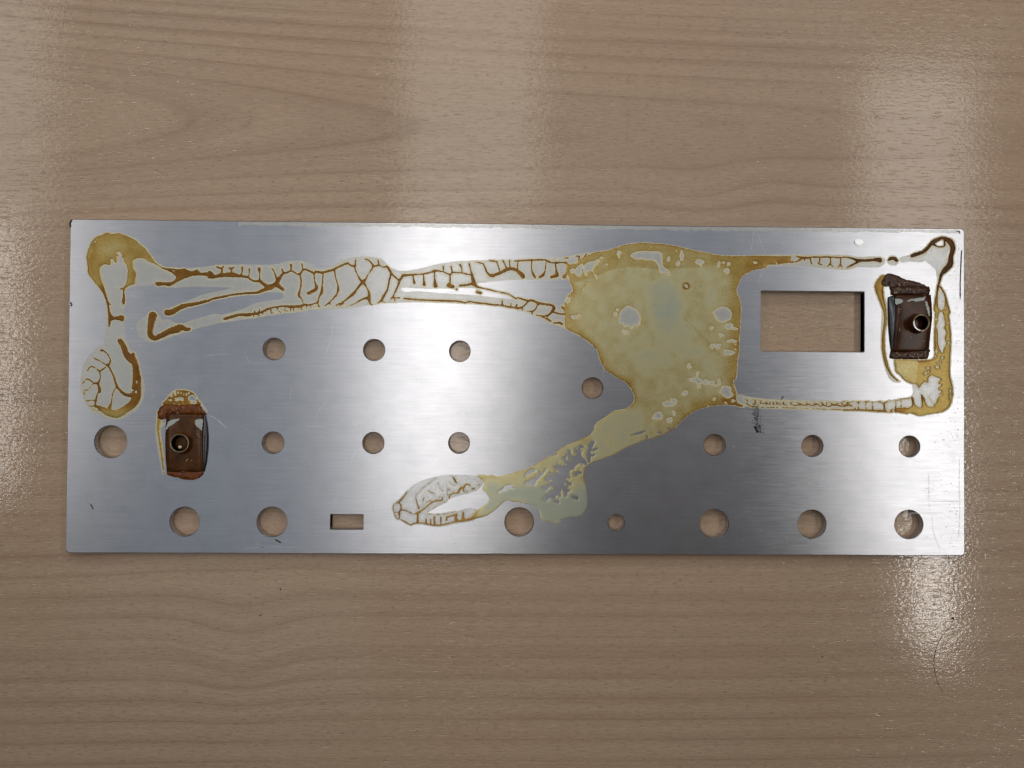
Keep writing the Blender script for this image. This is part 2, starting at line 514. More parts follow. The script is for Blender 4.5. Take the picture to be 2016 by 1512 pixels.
# ------------------------------------------------------------------ table
def build_table():
    nx, ny = 260, 200
    xs = np.linspace(-0.75, 0.75, nx); ys = np.linspace(-0.55, 0.55, ny)
    X, Y = np.meshgrid(xs, ys)
    px = 1008+(X+0.0117+0.007)/MM*0.985; py = 756-(Y+0.0026-0.005)/MM*0.985
    # nested cathedral arches opening to the left, above the panel
    dy = py-243-0.012*(px-300)
    pe = 880*np.tanh(px/880.0)*0.98+np.clip(px-1100, 0, None)*0.10
    c = pe+0.043*dy*dy+16*np.sin(px/190.0+py/70)
    # a wave in the grain near the upper edge of the panel
    wv = 20*np.exp(-((px-1425)/95)**2-((py-372)/60)**2)*1.0-14*np.exp(-((px-1560)/90)**2-((py-350)/60)**2)
    c = c-0.086*np.clip(dy, 0, 400)*wv*0.9
    r1 = np.sqrt(np.clip(c+520, 1, None))*0.42
    # long flat grain with a dip around a small knot, below the panel
    q = py-34*np.exp(-((px-538)/95)**2)*np.exp(-((py-1265)/120)**2)+18*np.exp(-((px-560)/210)**2-((py-1105)/60)**2)
    q = q+0.010*(px-1008)+4*np.sin(px/330.0)
    r2 = q/22.0
    w = np.clip((py-560)/300, 0, 1); w = w*w*(3-2*w)
    ring = r1*(1-w)+(r2+5)*w
    me = bpy.data.meshes.new('table_top')
    V = np.stack([X.ravel(), Y.ravel(), np.zeros(X.size)], 1)
    idx = np.arange(nx*ny).reshape(ny, nx)
    quads = np.stack([idx[:-1,:-1], idx[:-1,1:], idx[1:,1:], idx[1:,:-1]], -1).reshape(-1, 4)
    n0 = len(V)
    # board thickness: rim and underside
    x0, x1, y0, y1, zb = -0.75, 0.75, -0.55, 0.55, -0.025
    under = np.array([[x0,y0,zb],[x1,y0,zb],[x1,y1,zb],[x0,y1,zb]])
    V = np.vstack([V, under])
    F = quads.tolist()
    cn = [int(idx[0,0]), int(idx[0,-1]), int(idx[-1,-1]), int(idx[-1,0])]
    rim = [list(idx[0,:]), list(idx[:,-1]), list(idx[-1,::-1]), list(idx[::-1,0])]
    for k in range(4):
        F.append([n0+k, n0+(k+1)%4]+[int(v) for v in rim[k][::-1]])
    F.append([n0+3, n0+2, n0+1, n0])
    me.from_pydata(V.tolist(), [], F)
    at = me.attributes.new('ring', 'FLOAT', 'POINT')
    at.data.foreach_set('value', np.concatenate([ring.ravel(), np.zeros(4)]).astype(np.float32))
    me.materials.append(M_TABLE)
    o = bpy.data.objects.new('table_top', me); COL.objects.link(o)
    o['kind'] = 'structure'
    o['label'] = 'pale brown wood-grain laminate table top'
    return o
TABLE = build_table()

# ------------------------------------------------------------------ panel
PANEL = root('metal_panel', 'long brushed aluminium panel with punched holes and brown dried stains', 'panel')
PW, PH = 0.4826, 0.1778

HOLES = [(539.5,687,21.2),(736.5,689,20.8),(905.3,691.5,20.2),(537.5,871.5,21),(735,872,20.8),(903.7,872,20.3),
         (1166.5,764,20.5),(1407,876,21),(1599.5,878,21),(1790.5,879,20.8),
         (218,869.5,31),(363.5,1027,28.3),(535.5,1027.5,29),(1022,1027.5,28),(1406.5,1031,28.2),(1598.5,1032,28),(1789.3,1032.5,28.2),
         (1213.5,1029,16)]
RECTS = [(1498.3,574.5,1701.5,691.5),(650.5,1013,715,1042)]

def build_plate():
    bm = bmesh.new()
    uvl = bm.loops.layers.uv.new('UVMap')
    ch = 0.00038
    def corner_loop(x0, y0, x1, y1, r, n=6):
        out = []
        for cx, cy, a0 in ((x1-r,y1-r,0),(x0+r,y1-r,90),(x0+r,y0+r,180),(x1-r,y0+r,270)):
            for k in range(n+1):
                t = math.radians(a0+90*k/n); out.append((cx+r*math.cos(t), cy+r*math.sin(t)))
        return out
    loops = []   # (list at top face, list at wall)
    r = 0.0017
    # break the long edges up so that they are very slightly uneven
    def refine(lp, step=0.006, amp=0.00007):
        out = []
        for i in range(len(lp)):
            a, b = lp[i], lp[(i+1) % len(lp)]
            d = math.hypot(b[0]-a[0], b[1]-a[1]); n = max(1, int(d/step))
            for k in range(n):
                t = k/n; j = amp*random.uniform(-1, 1) if n > 1 and k else 0
                out.append((a[0]+(b[0]-a[0])*t+(j if abs(b[0]-a[0]) < abs(b[1]-a[1]) else 0),
                            a[1]+(b[1]-a[1])*t+(j if abs(b[0]-a[0]) >= abs(b[1]-a[1]) else 0)))
        return out
    outer = refine(corner_loop(-PW/2, -PH/2, PW/2, PH/2, r))
    k1 = (PW/2-ch)/(PW/2); k2 = (PH/2-ch)/(PH/2)
    loops.append(([(x*k1, y*k2) for x, y in outer], outer))
    for cx, cy, rr in HOLES:
        c = place(cx, cy, TOP); R = rr*MM
        n = 56
        a = [2*math.pi*k/n for k in range(n)]
        loops.append(([(c[0]+(R+ch*0.8)*math.cos(t), c[1]+(R+ch*0.8)*math.sin(t)) for t in a],
                      [(c[0]+R*math.cos(t), c[1]+R*math.sin(t)) for t in a]))
    for x0, y0, x1, y1 in RECTS:
        a = place(x0, y1, TOP); b = place(x1, y0, TOP)
        loops.append((corner_loop(a[0]-ch*.7, a[1]-ch*.7, b[0]+ch*.7, b[1]+ch*.7, 0.0005, 3),
                      corner_loop(a[0], a[1], b[0], b[1], 0.0004, 3)))
    top_edges, bot_edges = [], []
    for tl, wl in loops:
        n = len(tl)
        v0 = [bm.verts.new((x, y, TOP)) for x, y in tl]
        v1 = [bm.verts.new((x, y, TOP-ch)) for x, y in wl]
        v2 = [bm.verts.new((x, y, TOP-THICK)) for x, y in wl]
        for k in range(n):
            q = (k+1) % n
            bm.faces.new((v0[k], v1[k], v1[q], v0[q]))
            bm.faces.new((v1[k], v2[k], v2[q], v1[q]))
            top_edges.append(bm.edges.get((v0[k], v0[q])))
            bot_edges.append(bm.edges.get((v2[k], v2[q])))
    bmesh.ops.triangle_fill(bm, use_beauty=True, use_dissolve=False, edges=top_edges)
    bmesh.ops.triangle_fill(bm, use_beauty=True, use_dissolve=False, edges=bot_edges)
    bmesh.ops.recalc_face_normals(bm, faces=bm.faces)
    for f in bm.faces:
        for l in f.loops: l[uvl].uv = (l.vert.co.x*2+0.5, l.vert.co.y*2+0.5)
    return link_mesh('plate', bm, M_PLATE, PANEL)
build_plate()

# ------------------------------------------------------------------ dried stains: traced shapes
V = Field()       # brown varnish
P = Field()       # pale milky film

# --- loop at the upper left corner
V.poly('A 472,1125 470,1080 468,1000 460,930 445,860 420,800 390,750 350,700 310,650 280,610 267,565 265,520 260,470 255,440 262,390 280,340 300,290 330,250 370,225 410,215 440,195 470,190 500,205 540,200 580,195 620,215 660,225 700,245 740,268 775,295 800,320 840,350 870,395 900,430 925,470 960,505 1000,530 1060,545 1120,548 1170,555 1220,545 1250,560 1300,575 1350,555 1375,580 1410,590 1470,570 1512,590 1530,640 1470,625 1400,618 1320,620 1250,640 1190,665 1140,690 1100,715 1070,725 1020,715 960,720 935,705 940,685 980,680 1040,685 1090,680 1130,655 1140,630 1120,605 1070,575 1010,548 930,500 880,480 830,455 780,440 740,450 718,475 716,510 722,550 745,590 740,640 735,690 700,710 660,730 640,750 632,780 636,830 638,880 630,905 612,905 606,880 612,830 618,780 605,755 580,748 620,735 650,690 660,640 662,600 664,560 655,520 640,495 625,470 636,430 610,442 600,390 570,380 560,400 577,432 545,420 560,450 555,490 530,480 520,455 495,455 490,510 440,505 400,520 388,560 385,600 395,640 410,680 430,730 445,790 460,840 480,890 500,905 480,912 485,960 500,1000 520,1025 560,1020 595,1010 625,1020 630,1050 610,1075 570,1060 530,1055 500,1070 490,1100 482,1130')
V.cut_dots('A', '885,489,6,6 1118,569,7,7 340,282,10,7 315,300,6,5 1453,580,5,5')
# --- main vein of the long streak
for s in '''C -40,425,36 0,432,25 80,412,36 180,408,42 250,418,28 330,430,18 400,470,14 460,472,24 510,510,32 560,530,46 620,500,40 640,470,34
C 80,400,16 90,345,13 100,325,14
C 88,345,12 60,340,12 35,328,14
C 180,395,18 180,350,15 205,335,12
C 180,352,12 155,338,14
C 270,415,12 285,380,10 287,340,22
C 345,435,10 355,400,8 358,350,12
C 460,470,14 460,400,10 457,352,28
C 560,535,42 500,560,30 430,585,22 330,590,18 200,605,18 100,625,18 0,645,19 A 1450,870,22 1300,905,30 1200,925,38 1100,980,50 1052,985,50
A 912,1015,70 895,1090,60 885,1160,46 890,1210,50 930,1240,40 1000,1210,45 1080,1170,50 1150,1150,66 1190,1130,50 1240,1150,34 1280,1148,22
C 110,845,22 200,820,26 260,805,25 340,805,28 400,795,20 440,790,20 490,775,18 540,748,20 620,728,14 700,718,14 770,725,22 850,722,24 900,705,18 950,708,14 1000,695,12 1040,680,14
C 455,785,14 457,748,8
C 410,795,10 412,762,7
C 405,800,8 400,825,8
C 430,800,10 460,815,9
C 490,780,14 490,805,10
C 570,745,9 575,790,7 595,785,6
C 640,735,9 630,760,6 622,780,5
C 635,755,7 670,785,6
C 720,725,9 705,760,6 740,770,6
C 770,735,9 765,775,5
C 795,735,8 800,770,5
C 880,720,10 870,745,6 890,755,6
C 835,730,8 850,755,6
C 925,712,8 925,745,6
C 965,710,9 970,735,6 985,738,6
C 1030,685,10 1050,722,8 1062,722,6
C 1045,712,6 1025,735,6
C 330,810,6 330,832,5
C 360,808,6 362,830,5
C 640,465,34 690,400,19 735,385,14 775,368,14 850,405,13 890,360,18 920,355,18 1000,390,18 1020,378,20 1090,385,18 1190,357,20 1240,330,16 1330,295,18 1360,315,14 1400,322,14
C 630,450,20 605,385,11 583,345,13
C 700,395,12 680,350,12
C 772,370,12 770,312,22
C 890,358,12 878,298,10
C 630,505,42 690,553,26
C 858,402,15 870,480,14 860,560,15 848,610,26 880,650,9 890,690,8 893,715,10
C 1000,395,15 1005,460,10 1015,500,13 1025,540,30 990,570,28 945,590,28
C 1090,390,15 1085,460,11 1080,520,13 1075,580,26 1050,630,12 1038,680,10
C 1200,360,15 1215,440,10 1235,510,11 1240,560,19 1220,610,14 1160,675,12 1110,715,8
C 1155,685,9 1165,715,6
C 1400,322,13 1430,410,8 1485,478,26 1540,400,9 1590,322,15
C 1485,478,24 1430,540,15 1385,600,24 1290,675,12 1220,712,8
C 1285,680,10 1305,710,6
C 1285,690,8 1250,718,5
C 1485,478,24 1520,530,12 1545,590,18 1545,640,30 1555,690,12 1572,705,8
C 1540,635,24 1480,650,14 1400,695,6 1350,715,6
C 1590,322,16 1550,270,12 1510,252,12
C 1590,322,14 1640,310,13 1634,268,14
C 1640,310,12 1695,335,10 1720,325,20 1760,380,19 1768,398,16 1840,460,11 1862,448,15 1885,415,20 1950,412,10 2016,405,9
C 1408,320,12 1412,262,12
C 1762,398,14 1745,470,12 1725,560,14 1690,620,20 1668,665,14 1635,685,8
C 1668,665,10 1705,680,7
C 1852,455,18 1830,520,14 1795,600,12 1775,635,15 1755,660,8
C 1785,635,10 1845,637,10
C 1795,640,8 1803,665,7
D 165,415,18 260,407,10 370,399,10 460,380,13 485,367,20 560,376,8 630,405,11 660,385,15 700,386,10 760,390,8 830,408,10 850,400,16
D 265,410,9 270,440,11 280,485,24
D 370,400,9 375,450,11 378,505,28
D 482,375,11 482,450,11 490,515,36
D 635,405,11 635,480,13 625,512,38 665,525,28
D 570,375,8 568,325,12
D 660,385,9 645,325,12
D 755,390,8 750,340,9 735,305,16
D 850,400,15 835,340,10 825,300,14
D 850,400,17 865,460,30 875,500,36 905,530,14
D 860,490,24 800,510,16 735,515,18
D 905,528,12 1000,550,8 1150,585,8 1215,600,10 1290,645,8 1310,635,8 1400,665,16 1450,662,20 1520,690,20 1640,710,22 1668,738,22
D 895,282,8 960,297,14 975,320,10 1000,380,13 1040,415,28 1090,405,26 1160,375,26 1215,350,30 1280,355,26 1340,400,36 1360,428,34
D 1030,268,10 1090,275,12 1105,300,10 1125,360,10
D 1160,268,11 1195,335,10
D 1225,270,11 1230,332,10
D 1303,345,9 1308,280,10
D 1275,272,9 1350,266,11 1450,262,13 1570,260,13 1620,280,14 1680,290,14 1760,285,12 1800,305,22 1830,332,42 1900,300,30 2016,250,24
D 1445,265,9 1445,350,9 1460,400,20 1480,435,16
D 1590,275,9 1575,380,11 1555,410,28 1525,430,20
D 1680,290,9 1690,370,18 1695,410,36 1640,430,24
D 1810,340,32 1790,400,18 1760,430,26
D 1820,340,44 1835,430,40
D 180,643,14 330,655,12 470,662,14 600,666,16 720,672,14 790,685,12 820,671,12 900,685,14 980,692,14 1060,705,14 1140,710,12 1210,725,14 1290,735,14 1350,730,14 1410,675,13
D 1152,708,14 1152,668,11
D 1238,725,14 1238,692,9
D 1290,735,12 1297,705,14
D 1300,735,12 1310,750,10
D 1352,735,12 1352,755,10
D 1510,700,18 1480,750,11 1455,775,14 1450,795,12
D 1455,770,9 1400,772,8
D 1490,808,8 1550,820,13 1560,830,10 1630,865,10
D 1668,738,22 1640,780,18 1605,810,16 1550,820,12
D 1600,810,12 1600,840,12 1635,872,12
D 1650,770,16 1700,790,12 1770,800,16
D 1660,885,10 1720,885,20 1760,905,18 1800,918,24
D 1745,725,14 1775,760,20
D 700,553,14 701,553,14
D 905,580,20 938,588,20
D 1620,270,8 1640,262,6
D 1690,285,10 1700,255,8
D 1745,283,8 1720,255,6
D 1780,290,12 1820,245,12 1770,243,9
D 1890,275,16 1920,225,12 1860,230,10
D 1960,250,16 1985,205,12 2000,200,8'''.split('\n'):
    V.stroke(s, k=2.2, grow=1.16)
# --- teardrop below the loop
for s in '''B 585,155,46 620,210,54 650,290,60 700,335,84 735,380,62 745,450,66 755,530,84 750,620,94 750,700,90 720,770,80 650,830,74 560,880,80 480,870,68 420,840,56 345,800,20
B 712,320,40 718,285,30
B 740,690,60 660,695,30 600,660,28 555,600,22 520,500,14 480,420,20 460,400,24
B 470,400,20 490,350,14 470,300,10 430,260,12 400,250,20
B 460,400,16 400,365,8 330,328,14
B 440,420,14 385,455,13 340,425,8 295,412,13 262,452,10
B 385,455,14 390,520,12 370,570,20 330,575,10 260,535,11 215,580,9
B 370,590,20 385,650,30 365,680,12 345,750,18 340,800,20
B 320,580,8 270,640,8 225,645,8 235,690,8
B 345,750,10 300,745,8 250,752,11
B 340,800,10 300,805,8 280,800,6
B 345,815,8 320,850,5
B 390,840,8 340,860,5
B 550,610,11 515,680,8 500,770,12 480,830,40'''.split('\n'):
    V.stroke(s, k=2.2)
V.cut_dots('B', '752,563,8,14 745,660,10,16 708,645,14,10 465,408,5,5 368,592,5,5')
# --- large khaki puddle and its tail
BLOB = ('E 330,245 380,215 470,185 560,172 640,150 700,130 780,108 860,97 950,92 1050,98 1150,105 1250,122 1350,145 1450,168 1560,190 1650,208 1750,220 1850,222 1960,221 '
        'Z 0,170 100,168 300,172 450,178 560,172 550,215 540,262 450,280 350,295 240,295 205,320 190,340 120,355 0,380 '
        'E 1990,385 1940,405 1910,440 1890,490 1868,540 1870,590 1890,640 1905,700 1908,760 1905,850 1898,950 1893,1050 1890,1150 1880,1230 '
        'F 1872,60 1868,160 1858,230 1835,245 1838,290 1855,340 1866,380 1864,430 1880,475 1930,500 1900,508 1850,495 1780,488 1700,490 1620,500 1550,515 1470,540 1400,580 1350,620 1300,670 1250,715 1190,760 1120,790 1050,815 990,835 930,845 880,870 800,900 740,930 690,960 650,985 590,1005 540,1025 480,1045 430,1060 390,1090 360,1120 355,1170 350,1240 365,1290 378,1350 385,1420 '
        'G 1815,640 1815,700 1795,760 1760,800 1720,815 1680,810 1640,825 1580,840 1570,875 1545,885 1510,870 1460,855 1420,845 1395,820 1388,780 1370,740 1340,715 1290,700 1230,690 1180,680 1130,675 1090,665 1050,690 1010,730 960,770 900,805 830,822 780,835 755,845 770,815 800,780 840,745 890,705 930,655 905,605 875,560 890,515 862,478 835,455 830,438 900,437 960,437 1000,450 1060,435 1130,425 1180,405 1250,390 1330,350 1400,310 1480,265 1560,210 1640,160 1720,130 1790,100 1850,65 1875,20 '
        'F 450,740 460,700 490,660 560,620 640,560 700,545 760,535 800,510 840,470 855,430 845,380 820,330 790,290 760,260 700,230 640,190 590,160 550,120 520,70 505,20 '
        'E 495,1185 480,1150 430,1100 380,1060 320,1020 260,985 200,955 165,930 160,880 165,830 162,790 155,745 160,700 165,660 190,620 215,600 240,570 238,540 225,500 205,450 190,400 180,395 172,440 140,440 150,410 180,390 195,340 225,300 280,270')
BF = Field(); BF.poly(BLOB, k=0, pad=4)
V.a = np.where(BF.a > -1.5, np.maximum(V.a, BF.a), V.a)
# bare islands inside the puddle
V.cut_poly('E 810,215 830,195 880,175 950,170 1050,175 1110,180 1130,210 1130,260 1140,320 1190,360 1205,410 1185,415 1160,390 1110,395 1095,350 1075,300 1030,265 970,270 930,255 880,260 830,240')
V.cut_dots('E', '697,192,22,28 697,230,9,22 522,238,16,14 572,305,14,10 1192,250,20,28 1322,220,24,48 1285,298,20,28 1268,168,8,10 1500,280,42,30 1512,312,16,18 1690,305,19,30 1738,288,13,16 1788,303,19,23 1768,370,26,32 945,345,8,8 662,797,24,23 683,755,16,16 745,970,24,26 775,980,17,20 1790,918,36,36 1845,942,40,17 1620,935,23,18 1715,1005,27,21 1820,1065,52,18 1630,1115,27,27 1683,1118,25,31 1855,1098,14,8 1855,1148,12,10 1365,520,19,19 255,828,36,22 300,808,16,12 235,370,24,27 490,270,16,20 240,262,52,46 35,268,22,16 110,262,35,20 190,660,26,34 148,915,16,18 1018,130,5,9 340,552,7,7 388,492,8,8 365,515,5,5')
V.cut_poly('E 262,405 255,370 300,315 340,300 335,360 320,410 300,430')
V.cut_poly('E 345,390 345,330 380,285 440,272 485,265 490,295 455,330 440,360 460,400 480,410 470,450 455,420 430,375 400,375 380,400 378,430 360,410')
V.cut_poly('E 690,860 700,800 740,740 790,715 860,740 900,790 915,840 905,890 880,925 850,915 820,945 790,920 750,930 735,900 700,890', k=1.6)
V.cut_poly('E 1640,810 1630,775 1690,735 1740,722 1800,750 1820,800 1805,850 1730,885 1680,870')
V.cut_poly('E 1745,1150 1775,1148 1800,1155 1855,1175 1830,1200 1770,1210 1748,1195')
V.cut_dots('F', '1440,240,45,24 1485,250,42,40 1495,300,26,24 1480,180,16,28 1560,265,32,28 1620,270,35,20 1660,295,30,16 1695,260,20,34 1765,360,68,58 1355,372,33,26 1395,105,22,28 1190,480,55,34 1245,450,32,34 1085,600,62,36 1245,570,18,28 1200,640,34,28 1645,432,17,20 1757,467,16,10 1832,450,18,20 1195,730,22,10 1100,765,28,12 975,810,16,22 1585,502,7,6', 0.16)
V.cut_stroke('F 820,790,10 900,770,26 960,750,12')
# dendrites in the tail
TAILN = Field()
TAIL_SPECS = '''L 1000,940,70 1000,840,110 1010,760,150 1090,640,120 1180,560,90 1300,470,84 1390,520,40
L 1090,610,80 1010,580,60 955,575,40
L 1200,545,70 1110,490,40 1075,440,28
L 1300,450,84 1200,445,50 1160,400,44 1155,345,40
L 1290,420,72 1300,330,50 1320,275,34
L 1260,370,40 1245,325,26
L 1440,490,46 1435,400,60 1450,310,50 1490,225,56
L 1445,340,26 1550,318,30
L 1440,420,24 1510,400,26
L 1010,745,70 900,735,44 840,730,40
L 960,700,40 890,665,30
L 960,820,36 880,830,36 800,880,44
L 900,800,22 870,815,22
L 980,900,70 920,975,46 850,1000,46 838,1045,24
L 960,950,50 945,1040,26 1000,1070,44
L 1010,900,50 1030,985,24
L 1050,810,60 1100,870,44 1160,905,24
L 1090,880,36 1110,970,44
L 1070,770,50 1130,790,36 1185,825,26
L 1100,690,60 1160,720,30
L 1215,1000,46 1265,1010,52
L 1330,655,30 1280,655,40 1250,695,26
L 640,765,46 720,715,40 840,600,10
L 550,800,34 610,790,40 660,810,30
L 660,620,34 600,640,50 550,690,30
L 940,395,30 975,390,22
L 230,900,20 280,850,30 340,870,24
L 250,850,14 330,830,24
L 160,930,14 240,880,22'''.split('\n')
for s in TAIL_SPECS:
    TAILN.stroke(s, k=1.2, add=0.7)
tw = random.Random(3)
for s in TAIL_SPECS[:24]:
    q = smooth_open(pts(s), 5)
    for k in range(1, len(q)-1):
        if tw.random() < 0.55:
            d = q[k+1]-q[k-1]; a = math.atan2(d[1], d[0])+tw.choice((-1, 1))*tw.uniform(0.7, 1.3)
            L = q[k,2]*0.5+tw.uniform(2.5, 5.5)
            TAILN.stroke(f'X {q[k,0]:.2f},{q[k,1]:.2f},3.0 {q[k,0]+L*math.cos(a):.2f},{q[k,1]+L*math.sin(a):.2f},1.8', k=0.8)
TAILN.noise(0.9, 2.0)
V.a = np.where(TAILN.a > -10, np.minimum(V.a, -TAILN.a), V.a)
# --- rings at the head of the tail
for s in '''M 355,475,8 300,560,18 230,640,28 205,665,20
M 180,670,16 130,710,12 122,780,10 140,825,16 190,828,14 232,800,20 250,745,22 235,690,24 180,670,18
M 140,830,8 140,870,8 165,890,8 205,880,10 210,840,10
M 160,890,8 165,915,8 205,935,12 222,900,20 225,810,22
M 245,785,20 330,800,12 430,850,12 490,850,14 535,830,40 600,790,26 680,730,18 740,675,26 830,638,28 920,622,26 932,580,20
M 487,575,8 515,690,18 545,755,34
M 528,830,36 525,930,30 525,990,40
M 245,945,12 310,985,14 400,1030,22 470,1010,18 530,1000,24 640,1010,18 760,1035,22 860,1040,22 960,1030,20 1040,1010,26 1130,985,22 1250,965,36 1380,940,46 1480,905,36
M 665,1010,30 665,950,26
M 738,1010,26 738,942,20
M 800,1030,26 800,905,34
M 905,1030,22 905,912,28
M 1000,960,30 1012,905,24 1080,890,24 1160,865,40 1150,930,44 1180,965,40
M 1270,945,44 1275,850,42 1282,815,20
M 1045,590,18 1062,535,26 1130,515,22 1190,500,38 1230,430,34 1290,410,40 1315,370,28 1370,372,20 1397,410,12
M 1270,440,30 1300,490,16
M 1112,248,22 1140,300,34 1162,345,14
M 1430,440,40 1455,435,40
M 500,545,7 600,430,6 740,330,6 830,260,6
M 600,740,6 720,640,7 860,600,6 905,560,6
M 860,340,8 900,440,6 935,480,6
M 1010,400,6 1020,520,6 1030,590,6
M 1040,330,6 1090,370,6 1150,380,6
M 1030,440,6 1080,480,6 1130,490,6
M 620,600,22 600,680,10
M 700,480,12 780,510,12
M 1180,350,6 1240,380,6
M 1330,440,6 1345,510,6
M 1500,400,10 1550,370,8
M 690,800,6 840,720,5 1000,640,5
M 690,860,5 850,868,5 1000,850,5 1140,820,5'''.split('\n'):
    V.stroke(s, k=2.0)
# --- strip running to the right corner
for s in '''Z 620,175,20 700,190,26 780,200,34 850,190,24 960,188,20 1100,188,20 1250,195,20 1350,190,22 1430,210,28 1510,235,40 1640,235,36 1760,225,48 1815,232,70
Z 545,260,24 640,250,18 700,215,28
Z 745,215,16 748,245,15
Z 825,205,18 850,280,15
Z 965,195,20 960,260,18 940,280,20 995,296,14
Z 1117,195,18 1115,270,18 1078,318,15
Z 1115,285,20 1150,322,14
Z 1260,200,18 1258,280,18 1225,330,15
Z 1260,300,20 1285,330,14
Z 1520,250,36 1440,290,26 1350,338,16
N 215,775,50 260,748,72 330,742,70 380,788,66
N 710,690,72 760,670,84 850,640,74 950,600,68 1030,530,70 1120,430,84 1200,370,88 1330,312,60 1420,330,78 1520,390,130 1570,480,110 1570,580,104 1540,680,94 1530,780,108 1510,880,130 1430,970,118 1350,1060,76 1310,1150,54 1285,1260,48 1255,1345,38
N 1170,440,50 1230,485,26 1330,497,24 1400,470,30 1400,370,50
H 1310,468,14 1300,560,20 1294,640,30
H 1325,468,12 1355,520,16 1375,600,22 1385,660,34'''.split('\n'):
    V.stroke(s, k=1.8)
V.cut_dots('Z', '600,205,46,40 50,265,32,18 355,275,9,16')
# --- patch beside and below the right clip
V.poly('H 1300,600 1292,650 1288,700 1285,780 1283,850 1283,930 1280,1000 1210,1020 1100,1015 1000,1012 985,1030 990,1060 995,1100 1030,1130 1060,1165 1110,1190 1150,1195 1170,1225 1190,1200 1215,1175 1235,1190 1240,1150 1260,1130 1300,1145 1330,1160 1310,1190 1335,1200 1310,1230 1335,1250 1320,1270 1340,1275 1310,1300 1285,1345 1240,1290 1280,1345 1270,1365 1230,1355 1210,1300 1185,1270 1190,1330 1180,1370 1140,1350 1130,1300 1110,1295 1120,1340 1100,1370 1040,1370 1000,1375 1000,1400 1060,1405 1110,1410 1150,1425 1185,1430 1230,1420 1300,1410 1350,1400 1390,1370 1410,1330 1422,1280 1420,1220 1410,1170 1400,1130 1400,1050 1405,950 1408,850 1400,750 1390,680 1380,620 1360,560')
V.cut_poly('H 1318,665 1345,662 1352,700 1365,740 1355,780 1372,810 1360,850 1370,890 1355,930 1345,965 1325,940 1310,880 1310,800 1298,770 1310,720')
V.cut_poly('H 1312,510 1328,485 1350,520 1362,570 1355,630 1330,645 1310,610')
V.cut_dots('H', '1300,952,8,10 1343,1000,9,10 1330,1030,6,6 1310,1038,6,6 1305,1068,13,12 1237,1078,10,9 1220,1115,11,9 1240,1103,5,5 1365,630,6,8 1383,740,6,8 1390,885,6,8 1298,715,6,8 1402,1270,4,40 1292,990,6,8', 0.1)
V.stroke('H 905,420,70 872,470,66 890,560,40 915,650,24 918,740,20 905,820,20 905,940,22 925,1040,20 960,1120,14 1010,1170,8')
# --- chain of cells towards the right
for s in '''K 210,410,20 290,440,24 340,462,12
K 375,415,12 440,440,10 520,408,12 590,420,12 680,420,16 750,437,10
K 790,432,9 860,430,15 940,430,12 1005,450,9 1060,430,16 1130,452,10 1210,435,26 1270,450,10 1330,435,26 1390,457,10 1450,430,30 1520,462,10 1555,445,20 1650,470,12 1690,440,24 1760,445,26 1870,467,10 1935,445,24 2016,457,14
K 375,415,8 490,470,9 940,485,8 1500,505,9 2016,520,11
O 0,1070,14 200,1065,24 400,1072,28 700,1085,40 900,1075,60 1050,1090,80
O 70,985,24 150,1005,13 200,1045,16
O 0,985,12 70,985,20 75,935,14
O 255,1050,22 255,940,14
O 380,1050,20 378,935,14
O 490,1060,20 480,950,14
O 680,1070,30 680,960,24
O 870,1050,22 870,920,14
O 960,1040,14 955,900,14
O 0,930,9 60,930,9
O 150,928,9 255,938,16 330,935,9
O 350,930,9 380,938,14 420,930,9
O 430,935,9 485,950,16 620,930,10
O 560,932,9 660,960,16 720,935,9
O 700,950,14 760,925,10 860,915,9 980,885,9 1100,880,9'''.split('\n'):
    V.stroke(s, k=1.6)
for x, lo, l, r_ in [(395,350,42,38),(520,360,40,20),(600,368,20,16),(690,378,40,28),(745,375,0,6),(795,380,12,0),(845,385,28,30),(955,382,18,24),(1060,388,44,44),
                     (1200,395,58,30),(1325,398,55,10),(1445,405,70,20),(1550,395,40,40),(1605,395,0,8),(1690,400,50,14),(1770,405,40,60),(1845,400,0,6),(1930,400,48,40)]:
    V.stroke(f'K {x},432,14 {x},{lo+26},10', k=1.4)
    if l: V.stroke(f'K {x},{lo+30},11 {x-l},{lo-4},6', k=1.4)
    if r_: V.stroke(f'K {x},{lo+30},11 {x+r_},{lo-2},6', k=1.4)
V.cut_dots('O', '790,975,84,62 1045,965,88,62 920,965,38,60 580,990,82,60 310,985,56,58 430,985,48,62 190,975,52,48 750,1075,34,22 830,1078,20,20', 0.08)
# --- round the left clip
V.poly('I 230,355 300,260 340,210 390,165 430,140 520,138 600,145 670,170 710,210 740,260 770,310 790,360 500,372')
V.cut_dots('I', '360,215,20,26 415,185,18,34 458,172,12,22 505,178,11,24 545,192,9,22 582,197,13,26 618,182,11,22 480,262,72,22 445,285,38,16 520,285,30,14 340,285,32,14 670,260,62,56 690,320,56,26 400,335,14,6 475,345,10,5 545,328,9,5', 0.10, 0.8)
V.stroke('I 185,470,70 180,560,60 170,640,60 165,750,30 185,880,32 210,1050,32 230,1200,26 240,1370,12')

V.noise(0.55, 3.0); V.noise(0.35, 1.6)

